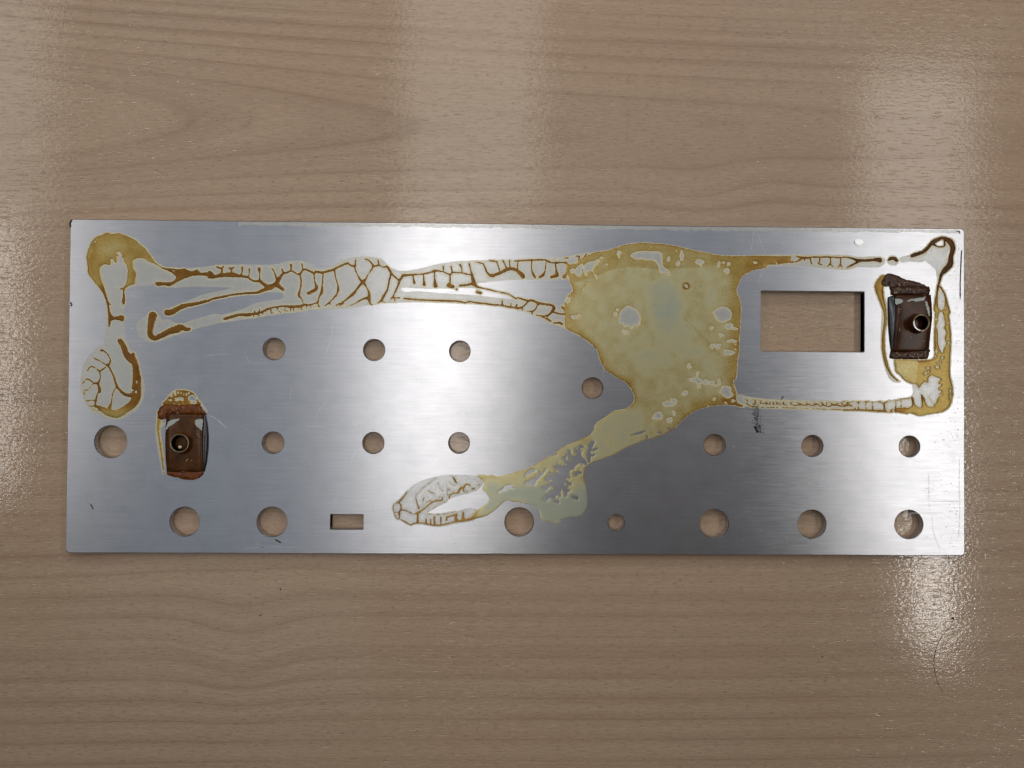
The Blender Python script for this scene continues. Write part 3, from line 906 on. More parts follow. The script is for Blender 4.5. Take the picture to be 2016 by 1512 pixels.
# --- pale film
P.poly('B 445,-250 447,-100 445,0 440,100 410,190 330,240 270,310 215,410 195,500 190,600 205,680 240,770 290,840 370,890 440,925 530,940 620,925 700,880 770,820 815,740 832,650 830,580 805,520 785,450 770,400 770,340 755,300 720,270 690,240 660,180 635,130 635,80 625,20 600,-20 560,-60 500,-80 480,-200', k=0)
P.poly('A 400,520 520,470 660,500 720,470 800,440 1000,540 1140,630 1080,700 940,700 850,718 760,720 650,760 630,900 620,1020 600,1100 635,1200 560,1250 490,1150 480,1000 490,900 420,700', k=0)
P.poly('A 1100,545 1200,545 1300,540 1420,530 1560,512 1700,508 C 320,306 560,310 640,300 720,278 800,268 900,275 970,300 1030,345 1080,350 1150,330 1230,285 1320,245 1420,228 1520,228 1620,238 1690,265 1730,310 1790,350 1870,370 D 150,370 260,360 380,335 500,305 640,280 800,268 960,262 1200,258 1500,255 1700,243 1850,218 1990,195 2016,260 2000,930 1760,937 1640,884 1500,819 1400,779 1250,749 1100,719 900,704 700,694 400,684 180,684 60,692 C 1700,692 1550,712 1350,737 1200,747 1000,754 850,777 650,797 450,832 300,852 100,882 0,902 A 1300,1155 1000,1262 900,1275 800,1240 755,1170 750,1110 780,1060 850,1010 910,985 970,1010 1010,1060 1060,1050 1180,1100 1300,1060 1512,1000 C 100,800 300,745 420,690 600,660 695,640 680,590 560,580 300,612 0,662 A 1300,925 1100,1010 1040,1010 1015,980 1050,950 1200,890 1400,810 1600,765 1690,735 1300,725 1090,730', k=0)
P.cut_poly('D 165,535 400,547 700,542 900,542 1150,594 1280,647 1100,637 900,612 600,592 300,572 185,578')
P.cut_poly('D 900,497 1200,462 1500,457 1780,452 1805,400 1850,540 1790,640 1740,760 1650,702 1400,657 1300,630 1215,595 950,540')
P.poly('M 355,470 420,400 560,320 700,270 850,230 1000,210 1200,205 1450,215 1560,260 1600,350 1500,470 1330,520 1100,590 950,640 780,740 690,800 680,840 800,865 1000,850 1150,820 1350,760 1500,780 1480,880 1380,960 1000,1050 830,1060 520,1010 400,1040 240,940 140,900 110,770 160,670 230,620', k=0)
P.poly('Z 200,165 600,155 950,155 1350,160 1500,185 1750,180 1870,200 1895,250 1850,310 1750,335 1500,335 1420,360 1280,370 1100,355 900,335 700,315 560,315 400,310 240,320 190,330', k=0)
P.poly('N 175,790 230,715 330,705 420,760 430,830 370,890 290,900 210,870', k=0)
P.poly('N 440,745 480,710 560,690 660,680 660,800 560,825 470,820', k=0)
P.poly('N 1150,480 1330,510 1480,480 1490,560 1450,680 1450,840 1400,910 1330,990 1280,1100 1250,1250 1225,1100 1210,1000 1150,930 1050,850 980,800 880,830 780,820 660,800 670,740 800,720 950,650 1050,560', k=0)
P.poly('K 235,285 400,310 600,345 1000,365 1500,380 2016,385 O 400,920 800,908 1000,880 1150,800 1140,660 1230,640 1400,520 1560,500 1640,600 1640,800 1560,900 1500,1010 1300,1040 1000,1050 860,1100 400,1085 0,1078 K 1500,515 800,482 450,472 250,462 220,400', k=0)
P.poly('H 1310,480 1360,520 1400,700 1410,900 1400,1100 1290,1050 1285,800 1300,600', k=0)
P.poly('I 120,760 150,700 215,640 275,590 262,640 200,720 205,860 240,1050 262,1250 250,1380 225,1390 180,1180 140,960', k=0)
P.poly('I 800,340 850,370 890,430 900,480 870,480 820,420', k=0)
P.poly('H 870,500 900,520 935,600 925,760 915,900 925,1020 975,1130 1035,1172 1020,1185 960,1170 915,1080 890,960 885,800 890,640', k=0)
P.a = np.where(BF.a > 1.0, np.minimum(P.a, 1.5-BF.a), P.a)       # the puddle itself has no film under it
P.noise(0.5, 3.0)
# inside the islands of the puddle and around every brown edge a narrow cream rim
halo = V.a+2.3
P.a = np.maximum(P.a, np.where(halo > 4.2, 4.2-halo, halo))
HOLESUB = Field()
X0G, Y0G = np.meshgrid(np.arange(GX0, GX1+1.0), np.arange(GY0, GY1+1.0))
P.a = np.where((X0G > 955) & (X0G < 1335) & (Y0G > 842), FAR, P.a)     # no cream rims in the tail
P.a = np.where((BF.a > 2.5) & (P.a > FAR+1), np.maximum(P.a, -V.a-0.2), P.a)          # thin film inside the islands of the puddle
# density of the pale film: strongest along the brown and at its own outer edge
near = np.exp(-np.clip(-V.a, 0, None)/2.6)
edge = np.exp(-np.clip(P.a, 0, None)/3.2)
PT = 0.50+0.55*near+0.22*edge
PT = np.where((X0G < 1000) & (Y0G > 905), PT*0.75, PT)
PT = np.where(BF.a > 1.0, PT*0.95, PT)

# --- how dark the varnish is
X, Y = np.meshgrid(np.arange(GX0, GX1+1.0), np.arange(GY0, GY1+1.0))
T = np.full(V.a.shape, 0.76)
def soft(F, w): return np.clip(0.5+F/(2*w), 0, 1)
def paint(spec, val, w=6, stroke=False, amount=1.0):
    global T
    f = Field()
    if stroke:
        r = f._stroke(smooth_open(pts(spec)), w+2)
    else:
        r = f._poly(smooth_closed(pts(spec)), w+2)
    sl, a = r
    m = soft(a, w)*amount
    T[sl] = T[sl]*(1-m)+val*m
paint('A 240,150 700,150 1000,480 1010,560 760,600 740,720 640,760 560,700 420,720 350,740 240,560', 0.53, 9)
paint('A 310,600,40 300,470,50 330,380,36 320,300,30', 0.62, 5, True, 0.8)
paint('A 420,300 560,260 640,330 560,400 430,430', 0.45, 10)
paint('B 400,830 520,830 700,820 700,900 520,960 400,900', 0.50, 8)
# central puddle
m = soft(BF.a, 2.0)
inner = np.clip(BF.a, 0, None)
tailm = soft(Y-820-0.35*(X-1150)*0, 30)*soft(1330-X, 30)
ET = 0.335+(0.24*np.exp(-inner/9.0)+0.10*np.exp(-inner/2.0))*(1-0.85*tailm)
ET += 0.03*value_noise(NY, NX, 40)+0.045*value_noise(NY, NX, 14)
T = T*(1-m)+ET*m
paint('E 160,300 330,240 640,145 950,90 1450,165 1850,220 1900,330 1700,310 1500,325 1250,332 1090,348 900,325 700,330 560,372 480,410 330,470 200,470', 0.47, 3, False, 0.8)
paint('E 470,415,14 560,372,12 700,332,12 900,326,12 1090,348,12 1250,334,12 1500,327,10', 0.50, 2.5, True, 0.8)
paint('E 1620,200 2016,210 2016,400 1900,420 1860,560 1780,420 1700,300', 0.55, 9, False, 0.9)
paint('Z 0,160 560,165 700,200 560,280 200,310 0,390 -80,300', 0.60, 6)
paint('E 1900,560,70 1860,750,110 1850,1000,100 1840,1250,90 F 1820,120,110', 0.54, 12, True, 0.85)
paint('F 1860,240,60 1840,420,80 1640,470,90 1450,500,70', 0.53, 10, True, 0.85)
paint('E 170,560,60 200,640,60 180,800,50 260,930,60', 0.48, 9, True, 0.8)
paint('E 1340,840,16 1440,930,22 1540,1040,22 1680,1190,20 1790,1290,20', 0.44, 3, True, 0.9)
paint('E 700,370,10 830,450,12 960,540,10', 0.40, 2.5, True, 0.7)
paint('E 300,660,10 520,690,10 700,830,10', 0.38, 2.5, True, 0.6)
paint('E 950,880,20 1080,1060,16 1230,1230,14 1380,1420,14', 0.37, 4, True, 0.7)
paint('E 1000,560 1180,520 1290,620 1330,780 1180,940 1070,900 1030,760', 0.13, 14, False, 0.85)
paint('E 1050,900 1200,900 1400,1150 1200,1200 1080,1040', 0.22, 14, False, 0.7)
paint('E 900,1180 1160,1180 1160,1340 920,1340', 0.20, 10, False, 0.5)
paint('E 1080,560,150 1250,900,170 1500,1200,150 1650,1330,90', 0.21, 16, True, 0.5)
paint('E 1365,520,62 1366,520,62', 0.90, 3.0, True, 0.9)
paint('F 440,760 640,560 860,520 960,600 900,760 640,860 460,900', 0.22, 14, False, 0.8)
paint('F 380,900 640,860 920,840 600,1010 420,1070 340,1130', 0.26, 8, False, 0.8)
paint('G 1000,560 1400,520 1560,640 1830,520 1850,800 1560,900 1370,800 1200,660 1000,700', 0.06, 12, False, 0.9)
paint('G 1000,440 1250,400 1480,280 1640,170 1720,180 1500,420 1240,520 1020,520', 0.29, 6, False, 0.8)
paint('G 820,430 1000,440 980,500 860,500', 0.38, 4)
paint('G 900,520 1010,520 1010,700 880,760', 0.12, 9, False, 0.9)
paint('M 90,640 400,450 1460,340 1460,960 900,1080 400,1060 90,920', 0.60, 4)
paint('M 90,640 360,460 520,620 520,1000 400,1050 90,930', 0.70, 5)
# right patch
paint('H 1270,640 1400,640 1430,1250 1400,1420 1200,1440 1000,1410 1000,1380 1240,1300 1150,1210 980,1120 980,1010 1280,1010', 0.51, 4)
paint('H 985,1010 1150,1015 1155,1100 1140,1190 1060,1165 990,1090', 0.42, 2)
paint('H 880,430,120 860,500,50 920,700,24 905,900,24 930,1050,20 1020,1175,14', 0.58, 3, True)
paint('K 200,300 2016,380 O 300,900 1000,870 1000,1110 0,1090 K 200,480', 0.66, 3)
paint('I 120,420 260,400 270,620 210,700 260,1390 200,1400 120,760', 0.52, 3)
paint('I 240,340 420,120 620,120 780,340', 0.66, 3)
paint('N 600,600 1200,280 1700,400 1650,1000 1400,1100 1200,1400 1180,1250 1400,800 1100,600 700,800', 0.95, 4)
paint('Z 1400,160 1900,160 1900,300 1400,300', 0.92, 6)
paint('N 180,680 440,680 440,880 180,880', 0.93, 3)
# darker meniscus along every edge
T += 0.10*(1-0.8*tailm)*np.exp(-np.clip(V.a, 0, None)/1.3)*np.where(T < 0.75, 1, 0.3)
T = np.clip(T, 0, 1)

# keep the stains off the punched holes and the panel edge
for cx, cy, rr in HOLES:
    w = V.win(cx-rr-6, cy-rr-6, cx+rr+6, cy+rr+6)
    if w is None: continue
    sl, x, y = w; d = np.hypot(x-cx, y-cy)-rr-1.5
    V.a[sl] = np.minimum(V.a[sl], d); P.a[sl] = np.minimum(P.a[sl], d)

# split into the separate puddles
CX, CY = X[:-1,:-1]+0.5, Y[:-1,:-1]+0.5
zl = (CX < 345) & ~((CX > 300) & (CY > 755)) & ~((CX > 288) & (CY > 790))
zc = (CX < 470) & (CY > 755) & ~zl
zt = (CX < 1330) & (CY > 845) & ~zc
zs = (CX < 1107) & ~zl & ~zc & ~zt
zk = (CX >= 1452) & (CY > 765) & (CX < 1765) & ~zt
zb = (CX < 1500) & ~zl & ~zc & ~zt & ~zs & ~zk
zr = (CX >= 1500) & (CX < 1742) & (CY < 540)
zp = ~(zl | zc | zt | zs | zk | zb | zr)
ZONES = [('loop', zl, 'brown loop and teardrop stain near the upper left corner'),
         ('streak', zs, 'long streak of branching brown veins'),
         ('puddle', zb, 'large khaki dried puddle with bare islands'),
         ('tail', zt, 'pale green tail with fern-like bare patches'),
         ('strip', zr, 'narrow dark brown strip right of the puddle'),
         ('chain', zk, 'thin chain of brown-rimmed cells'),
         ('patch', zp, 'brown stain round the clip in the upper right corner'),
         ('drip', zc, 'brown drip round the left clip')]
def z_brown(px, py, d):
    return TOP+0.00004+0.00020*(1-np.exp(-np.clip(d, 0, None)/2.0))
def z_pale(px, py, d):
    return TOP+0.000015+0.00001*(1-np.exp(-np.clip(d, 0, None)/1.5))
def z_thin(px, py, d):
    return TOP+0.00003+0.00006*(1-np.exp(-np.clip(d, 0, None)/1.5))
for nm, z, lab in ZONES:
    os_ = build_film('varnish_'+nm, V, PANEL, M_VARN, z_thin if nm in ('tail', 'puddle') else z_brown, z, T)
    if os_: os_[0]['label'] = lab
    os_ = build_film('film_'+nm, P, PANEL, M_PALE, z_pale, z, PT)
    if os_: os_[0]['label'] = 'pale milky film around the '+nm+' stain'
EDGE = Field(470, 436, 1890, 466, 1.0)
ex, ey = np.meshgrid(470+np.arange(EDGE.nx)*1.0, 436+np.arange(EDGE.ny)*1.0)
etop = 430+(ex-137)*0.01136
EDGE.a = np.minimum(ey-etop-3.0, etop+9.5+2.0*value_noise(EDGE.ny, EDGE.nx, 9)+1.5*value_noise(EDGE.ny, EDGE.nx, 30)-ey)
EDGE.a = np.minimum(EDGE.a, (value_noise(EDGE.ny, EDGE.nx, 26)+1.1-0.25*np.abs(value_noise(EDGE.ny, EDGE.nx, 4)))*4)
os_ = build_film('edge_residue', EDGE, PANEL, M_PALE, z_pale, None, np.full(EDGE.a.shape, 0.42)+0.1*value_noise(EDGE.ny, EDGE.nx, 5), crumb=30)
print('stain meshes done')

# ------------------------------------------------------------------ clips
def ribbon(bm, p, w, z, taper=True):
    p = np.array(p, float); n = len(p)
    W = place(p[:,0], p[:,1], z)
    prev = None
    for i in range(n):
        d = W[min(i+1, n-1)]-W[max(i-1, 0)]; d /= (np.linalg.norm(d)+1e-12)
        nrm = np.array([-d[1], d[0], 0])
        ww = w*MM/2*((0.35 if i in (0, n-1) else 1.0) if taper else 1.0)
        a, b = bm.verts.new(W[i]+nrm*ww), bm.verts.new(W[i]-nrm*ww)
        if prev: bm.faces.new((prev[0], prev[1], b, a))
        prev = (a, b)

def clip_nut(name, label, edgeL, edgeR, arch, ring, rpx, ringh, leaf, leaf_side, folds, lumps, bares, chip=None, glint=False, coat=None, flecks=()):
    """edgeL/edgeR: strip edges in photo pixels from top to bottom"""
    L = pts(edgeL); Rr = pts(edgeR)
    coat = coat or M_COAT
    n, mcols = 28, 10
    def resample(p, k):
        s = np.concatenate([[0], np.cumsum(np.hypot(*np.diff(p[:,:2], axis=0).T))]); s /= s[-1]
        q = np.linspace(0, 1, k)
        return np.stack([np.interp(q, s, p[:,0]), np.interp(q, s, p[:,1])], 1)
    l, r = resample(L, n), resample(Rr, n)
    ctr = place((l[n//2,0]+r[n//2,0])/2, (l[n//2,1]+r[n//2,1])/2, TOP)
    rt = root(name, label, 'clip nut', (ctr[0], ctr[1], TOP))
    off = np.array([ctr[0], ctr[1], TOP])
    def local(o):
        for v in o.data.vertices: v.co = Vector(np.array(v.co)-off)
        return o
    def zarch(t):       # height of the strip's upper face along its length
        return TOP+0.0009+arch*np.sin(np.pi*np.clip(t, 0, 1))**0.75
    ymin, ymax = (l[0,1]+r[0,1])/2, (l[-1,1]+r[-1,1])/2
    # strip
    bm = bmesh.new(); topv = []; botv = []
    for i in range(n):
        t = i/(n-1); row = []; rowb = []
        for j in range(mcols):
            u = j/(mcols-1)
            z = float(zarch(t))-0.0005*(2*u-1)**6
            p = place(l[i,0]*(1-u)+r[i,0]*u, l[i,1]*(1-u)+r[i,1]*u, z)
            row.append(bm.verts.new(p-off)); rowb.append(bm.verts.new(p-off-np.array([0,0,0.0008])))
        topv.append(row); botv.append(rowb)
    for i in range(n-1):
        for j in range(mcols-1):
            bm.faces.new((topv[i][j], topv[i+1][j], topv[i+1][j+1], topv[i][j+1]))
            bm.faces.new((botv[i][j], botv[i][j+1], botv[i+1][j+1], botv[i+1][j]))
        bm.faces.new((topv[i][0], botv[i][0], botv[i+1][0], topv[i+1][0]))
        bm.faces.new((topv[i][-1], topv[i+1][-1], botv[i+1][-1], botv[i][-1]))
    for j in range(mcols-1):
        bm.faces.new((topv[0][j], topv[0][j+1], botv[0][j+1], botv[0][j]))
        bm.faces.new((topv[-1][j], botv[-1][j], botv[-1][j+1], topv[-1][j+1]))
    bmesh.ops.recalc_face_normals(bm, faces=bm.faces)
    link_mesh('strip', bm, coat, rt, True)
    # side leaf: from the strip's edge down to the panel
    lf = resample(pts(leaf), n)
    e = l if leaf_side < 0 else r
    bm = bmesh.new(); g = []
    for i in range(n):
        t = (i/(n-1)); a = place(*e[i], float(zarch(t))-0.0007); b = place(*lf[i], TOP+0.0002)
        row = []
        for k in range(5):
            s = k/4; p = a*(1-s)+b*s; p[2] += 0.0004*math.sin(math.pi*s)
            row.append(bm.verts.new(p-off))
        g.append(row)
    for i in range(n-1):
        for k in range(4): bm.faces.new((g[i][k], g[i+1][k], g[i+1][k+1], g[i][k+1]))
    bmesh.ops.recalc_face_normals(bm, faces=bm.faces)
    o = link_mesh('spring_leaf', bm, M_STEEL, rt, True)
    sd = o.modifiers.new('thickness', 'SOLIDIFY'); sd.thickness = 0.0003; sd.offset = -1
    # barrel: revolved profile
    c = place(ring[0], ring[1], TOP+ringh)-off
    R = rpx*MM*(CAM[2]-TOP-ringh)/(CAM[2]-TOP)
    def lathe(prof, nm, mat, seg=40):
        bm = bmesh.new(); rows = []
        for rad, z in prof:
            rows.append([bm.verts.new((c[0]+rad*math.cos(2*math.pi*k/seg), c[1]+rad*math.sin(2*math.pi*k/seg), z)) for k in range(seg)])
        for a, b in zip(rows[:-1], rows[1:]):
            for k in range(seg):
                bm.faces.new((a[k], a[(k+1)%seg], b[(k+1)%seg], b[k]))
        bmesh.ops.recalc_face_normals(bm, faces=bm.faces)
        return link_mesh(nm, bm, mat, rt, True)
    zs = 0.0009+arch*0.9
    lathe([(R*1.24, zs-0.0002), (R*1.10, zs+0.0003), (R*1.02, zs+0.0010), (R*1.0, zs+0.0018), (R*1.0, ringh-0.0003), (R*0.985, ringh-0.0001)], 'barrel', coat)
    lathe([(R*0.985, ringh-0.0001), (R*0.93, ringh), (R*0.84, ringh-0.0001), (R*0.80, ringh-0.0005)], 'rim', M_RIM)
    prof = []
    z = ringh-0.0005
    k = 0
    while z > 0.0006:
        prof.append((R*(0.80 if k % 2 == 0 else 0.72), z)); z -= 0.0004; k += 1
    prof += [(R*0.70, 0.0005), (0.00002, 0.0005)]
    lathe(prof, 'threaded_bore', M_BORE)
    if glint:           # highlight on the rim, put in as a white arc
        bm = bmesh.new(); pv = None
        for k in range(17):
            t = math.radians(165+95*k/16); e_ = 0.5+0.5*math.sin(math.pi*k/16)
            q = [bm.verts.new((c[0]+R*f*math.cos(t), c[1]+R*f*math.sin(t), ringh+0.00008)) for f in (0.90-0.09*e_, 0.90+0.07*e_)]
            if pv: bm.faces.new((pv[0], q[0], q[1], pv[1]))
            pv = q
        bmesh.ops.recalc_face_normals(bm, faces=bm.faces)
        link_mesh('rim_glint', bm, mat_simple('glint_white', srgb(250, 250, 252), 0.45, 0.85), rt)
    # varnish folds and lumps, thick
    for spec, mat, h, nm in folds:
        f = Field(*lumps[0]); f.step = 0.5
        f = Field(lumps[0][0], lumps[0][1], lumps[0][2], lumps[0][3], 0.5)
        f.poly(spec, k=0, smooth=False); f.noise(0.8, 5.0)
        o = build_film(nm, f, rt, mat, lambda px, py, d, h=h: TOP+0.00005+h*(1-np.exp(-np.clip(d, 0, None)/2.0))+0.00011*np.sin(px*0.31+1.3*np.sin(py*0.23))*np.sin(py*0.37+np.sin(px*0.19))*np.clip(d/3, 0, 1))
        for q in o: local(q)
    for spec in bares:
        f = Field(lumps[0][0], lumps[0][1], lumps[0][2], lumps[0][3], 0.5)
        f.poly(spec, k=0); f.noise(0.9, 2.0)
        o = build_film('bare_patch', f, rt, M_BARE, lambda px, py, d: zarch((py-ymin)/(ymax-ymin))+0.00012)
        for q in o: local(q)
    for reg, x0, y0, x1, y1, cnt, zf in flecks:     # squiggles of lighter varnish
        ox, oy, q_ = REG[reg]
        for k in range(cnt):
            x, y = ox+random.uniform(x0, x1)/q_, oy+random.uniform(y0, y1)/q_
            a = random.uniform(0, 6.28); pp = [(x, y)]
            for m_ in range(4):
                a += random.uniform(-1.0, 1.0); x += 1.1*math.cos(a); y += 1.1*math.sin(a); pp.append((x, y))
            bm = bmesh.new(); ribbon(bm, pp, random.uniform(0.5, 1.1), TOP+zf)
            for v_ in bm.verts: v_.co -= Vector(off)
            link_mesh('varnish_fleck', bm, M_FLECK, rt)
    # lower half of the clip, under the panel, on which the panel stands
    bm = bmesh.new()
    w = abs(r[n//2,0]-l[n//2,0])*MM*0.8; hgt = abs(ymax-ymin)*MM*0.9
    z1, z0 = -THICK-0.00002, -TOP+0.00002
    vv = []
    for z, s in ((z1, 1.0), ((z0+z1)/2, 1.0), (z0, 0.72)):
        vv.append([bm.verts.new((sx*w/2, sy*hgt/2*s, z)) for sx, sy in ((-1,-1),(1,-1),(1,1),(-1,1))])
    bm.faces.new(vv[0]); bm.faces.new(vv[2][::-1])
    for a, b in zip(vv[:-1], vv[1:]):
        for k in range(4): bm.faces.new((a[k], b[k], b[(k+1)%4], a[(k+1)%4]))
    bmesh.ops.recalc_face_normals(bm, faces=bm.faces)
    link_mesh('lower_leaf', bm, M_STEEL, rt)
    if chip:
        p = place(chip[0], chip[1], TOP+ringh-0.0016)-off
        bm = bmesh.new()
        bmesh.ops.create_icosphere(bm, subdivisions=1, radius=0.0009)
        for v in bm.verts:
            v.co = Vector((v.co.x*1.1+v.co.y*0.5+p[0], v.co.y*0.9-v.co.x*0.4+p[1], v.co.z*0.6+p[2]))
        link_mesh('cream_chip', bm, M_CHIP, rt)
    return rt

clip_nut('clip_nut', 'brown varnish-coated clip nut with barrel beside the largest round hole',
         'I 285,490 272,700 265,900 272,1150 290,1350', 'I 840,495 828,700 820,900 826,1150 836,1350', 0.0016,
         (352.5, 873), 18.8, 0.0068,
         'I 872,515 900,650 915,830 912,1000 890,1200 855,1345', 1,
         [('I 185,395 232,357 500,360 788,358 830,420 880,480 895,500 840,503 560,492 300,492 275,560 200,580 158,560 150,470', M_FOLD, 0.0011, 'varnish_fold'),
          ('I 285,1340 560,1352 835,1335 845,1370 820,1400 770,1450 680,1475 560,1470 450,1440 330,1410 295,1385', M_FOLD, 0.0007, 'varnish_lump')],
         [(300, 790, 420, 955)],
         ['I 272,740 300,640 350,580 465,562 470,575 440,600 370,650 310,690 280,750', 'I 708,600 720,578 828,570 822,640 812,735 775,705 720,660'],
         chip=(354.5, 880), flecks=[('I', 240, 380, 800, 480, 6, 0.0015), ('I', 720, 720, 790, 860, 4, 0.0026), ('I', 560, 1140, 760, 1220, 3, 0.0026)])
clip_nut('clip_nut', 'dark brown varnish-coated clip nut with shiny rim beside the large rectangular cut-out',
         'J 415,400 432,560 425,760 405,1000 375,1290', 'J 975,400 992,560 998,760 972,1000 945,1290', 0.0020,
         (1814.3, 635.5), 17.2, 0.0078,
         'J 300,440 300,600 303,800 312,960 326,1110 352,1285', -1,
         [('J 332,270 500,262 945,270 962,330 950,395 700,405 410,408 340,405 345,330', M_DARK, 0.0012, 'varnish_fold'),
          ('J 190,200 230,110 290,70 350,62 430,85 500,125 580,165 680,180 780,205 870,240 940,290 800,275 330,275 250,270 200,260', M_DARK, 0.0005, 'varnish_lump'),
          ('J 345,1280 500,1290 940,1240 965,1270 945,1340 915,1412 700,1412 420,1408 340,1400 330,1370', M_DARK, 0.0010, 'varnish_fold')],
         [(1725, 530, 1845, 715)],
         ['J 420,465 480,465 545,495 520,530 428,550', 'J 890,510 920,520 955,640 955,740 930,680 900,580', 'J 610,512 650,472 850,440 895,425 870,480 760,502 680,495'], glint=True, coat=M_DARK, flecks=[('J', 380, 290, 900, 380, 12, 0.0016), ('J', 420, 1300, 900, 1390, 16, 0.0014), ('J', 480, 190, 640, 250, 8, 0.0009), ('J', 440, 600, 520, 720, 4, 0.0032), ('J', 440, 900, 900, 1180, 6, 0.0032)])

# ------------------------------------------------------------------ marks on the panel
def blob(bm, x, y, rx, ry, z, n=7, ang=0.0):
    vs = []
    for k in range(n):
        t = 2*math.pi*k/n; q = random.uniform(0.65, 1.2)
        u, v = rx*q*math.cos(t), ry*q*math.sin(t)
        vs.append(bm.verts.new(place(x+u*math.cos(ang)-v*math.sin(ang), y+u*math.sin(ang)+v*math.cos(ang), z)))
    f = bm.faces.new(vs)
    if f.normal.z < 0: f.normal_flip()

def on_panel(x, y, pad=3):
    for cx, cy, rr in HOLES:
        if math.hypot(x-cx, y-cy) < rr+pad: return False
    for x0, y0, x1, y1 in RECTS:
        if x0-pad < x < x1+pad and y0-pad < y < y1+pad: return False
    return 142 < x < 1890 and 452 < y < 1084

ZM = TOP+0.00030
# scratches
SCR = ['X 1492,559 1496,546 1501,534', 'X 1474,468 1476,480 1478,493', 'X 1484,455 1481,474 1479,493', 'X 1490,470 1490,492', 'X 1493,460 1499,480 1506,500',
       'X 409,818 422,822 436,834 446,843', 'X 486,700 488,708 494,716', 'X 640,705 652,660 655,640', 'X 622,825 630,805 645,790',
       'X 602,840 625,840 640,841', 'X 586,1078 540,1077 500,1078 480,1080', 'X 1190,710 1188,730 1187,745', 'X 1790,1010 1835,1010 1860,1010', 'X 594,1018 596,1030',
       'X 355,1060 380,1063', 'X 263,962 275,985', 'X 690,905 700,890 712,882', 'X 1310,905 1340,903', 'X 405,700 430,698 450,697', 'X 575,760 572,775 570,790']
for s in SCR:
    p = pts(s)
    bm = bmesh.new(); ribbon(bm, smooth_open(p)[:,:2], 0.6, ZM)
    link_mesh('scratch', bm, M_SCR, PANEL)
bm = bmesh.new()
for k in range(700):
    x, y = random.uniform(150, 1885), random.uniform(455, 1080)
    if not on_panel(x, y, 8): continue
    a = random.choice([0, 0, 0, random.uniform(0, 3.14)]); L = random.uniform(1.5, 7)
    c = random.uniform(-1, 1)
    ribbon(bm, [(x, y), (x+L*math.cos(a)/2+c, y+L*math.sin(a)/2+c), (x+L*math.cos(a), y+L*math.sin(a))], random.uniform(0.35, 0.8), TOP+0.00001)
o = link_mesh('fine_scratches', bm, M_SCR, PANEL); o['kind'] = 'stuff'
# black specks
bm = bmesh.new()
for k in range(230):                        # soot-like smear under the chain of cells
    y = random.uniform(796, 852); x = random.gauss(1489+0.04*(y-800)+(3 if y > 835 else 0), 4.2)
    if on_panel(x, y): blob(bm, x, y, random.uniform(0.4, 1.3), random.uniform(0.3, 0.8), ZM, 6, random.uniform(-0.4, 0.4))
for k in range(26):
    y = random.uniform(838, 852); x = 1486+0.45*(y-838)+random.gauss(0, 1.4)
    blob(bm, x, y, random.uniform(0.8, 1.8), random.uniform(0.6, 1.2), ZM+0.00001, 6)
for k in range(170):
    x, y = random.gauss(1440, 45), random.gauss(840, 32)
    if on_panel(x, y) and y > 800+abs(x-1480)*0.0 and x < 1520: blob(bm, x, y, random.uniform(0.25, 0.7), random.uniform(0.25, 0.6), ZM, 5)
o = link_mesh('soot_smear', bm, M_INK, PANEL); o['kind'] = 'stuff'
bm = bmesh.new()
for k in range(260):
    x, y = random.uniform(150, 1885), random.uniform(455, 1080)
    if on_panel(x, y): blob(bm, x, y, random.uniform(0.25, 0.8), random.uniform(0.25, 0.7), ZM, 5)
for k in range(240):                        # worn right-hand end
    x, y = 1893-abs(random.gauss(0, 26)), random.uniform(470, 1080)
    if on_panel(x, y) and x < 1889: blob(bm, x, y, random.uniform(0.25, 0.9), random.uniform(0.25, 0.9), ZM, 5)
for k in range(160):
    x, y = random.uniform(1120, 1440), random.uniform(485, 760)
    if on_panel(x, y): blob(bm, x, y, random.uniform(0.3, 0.8), random.uniform(0.3, 0.7), ZM, 5)
o = link_mesh('specks', bm, M_INK, PANEL); o['kind'] = 'stuff'
def mark(name, spec_list, mat=M_INK, z=ZM, w=None):
    bm = bmesh.new()
    for s in spec_list:
        p = pts(s)
        ww = p[:,2].max() if w is None else w
        ribbon(bm, smooth_open(p)[:,:2], ww, z)
    return link_mesh(name, bm, mat, PANEL)
mark('black_mark', ['X 141,432,2.5 138,437,2.5 137.5,442,2.5 138.5,446.5,1'])
mark('black_mark', ['X 140,595,1.6 138,597,1.6 141,599,1.6 138,603,1.6'])
mark('black_mark', ['X 178,993,2.4 183,1003,3.2', 'X 169,986,0.7 178,996,0.7'])
mark('black_mark', ['X 541,1062,1.0 548,1066,1.6 553,1069,2.2'])
mark('black_mark', ['X 1538,787,1.2 1541,783,1.4 1543,780,0.8'])
mark('black_mark', ['X 1884,455,3.5 1890,456,3.5', 'X 1888,455,4 1891,460,3.5'])
mark('black_mark', ['X 1894,492,1.3 1893,505,1.4 1892,530,1.2 1891,560,1.0 1891,590,0.8'])
mark('faint_scratch', ['X 1829,928,0.3 1829,960,0.3 1830,1008,0.3'], M_FAINT)
mark('faint_scratch', ['X 1832,987,0.3 1860,987,0.3 1893,988,0.3'], M_FAINT)
mark('faint_scratch', ['X 1835,1012,0.3 1838,1045,0.3 1846,1070,0.3 1852,1080,0.3'], M_FAINT)
mark('faint_scratch', ['X 1890,900,0.35 1889,950,0.35 1890,1000,0.35 1888,1060,0.35'], M_FAINT)
mark('black_mark', ['X 1378,563,1.2 1382,564.5,1.0'])
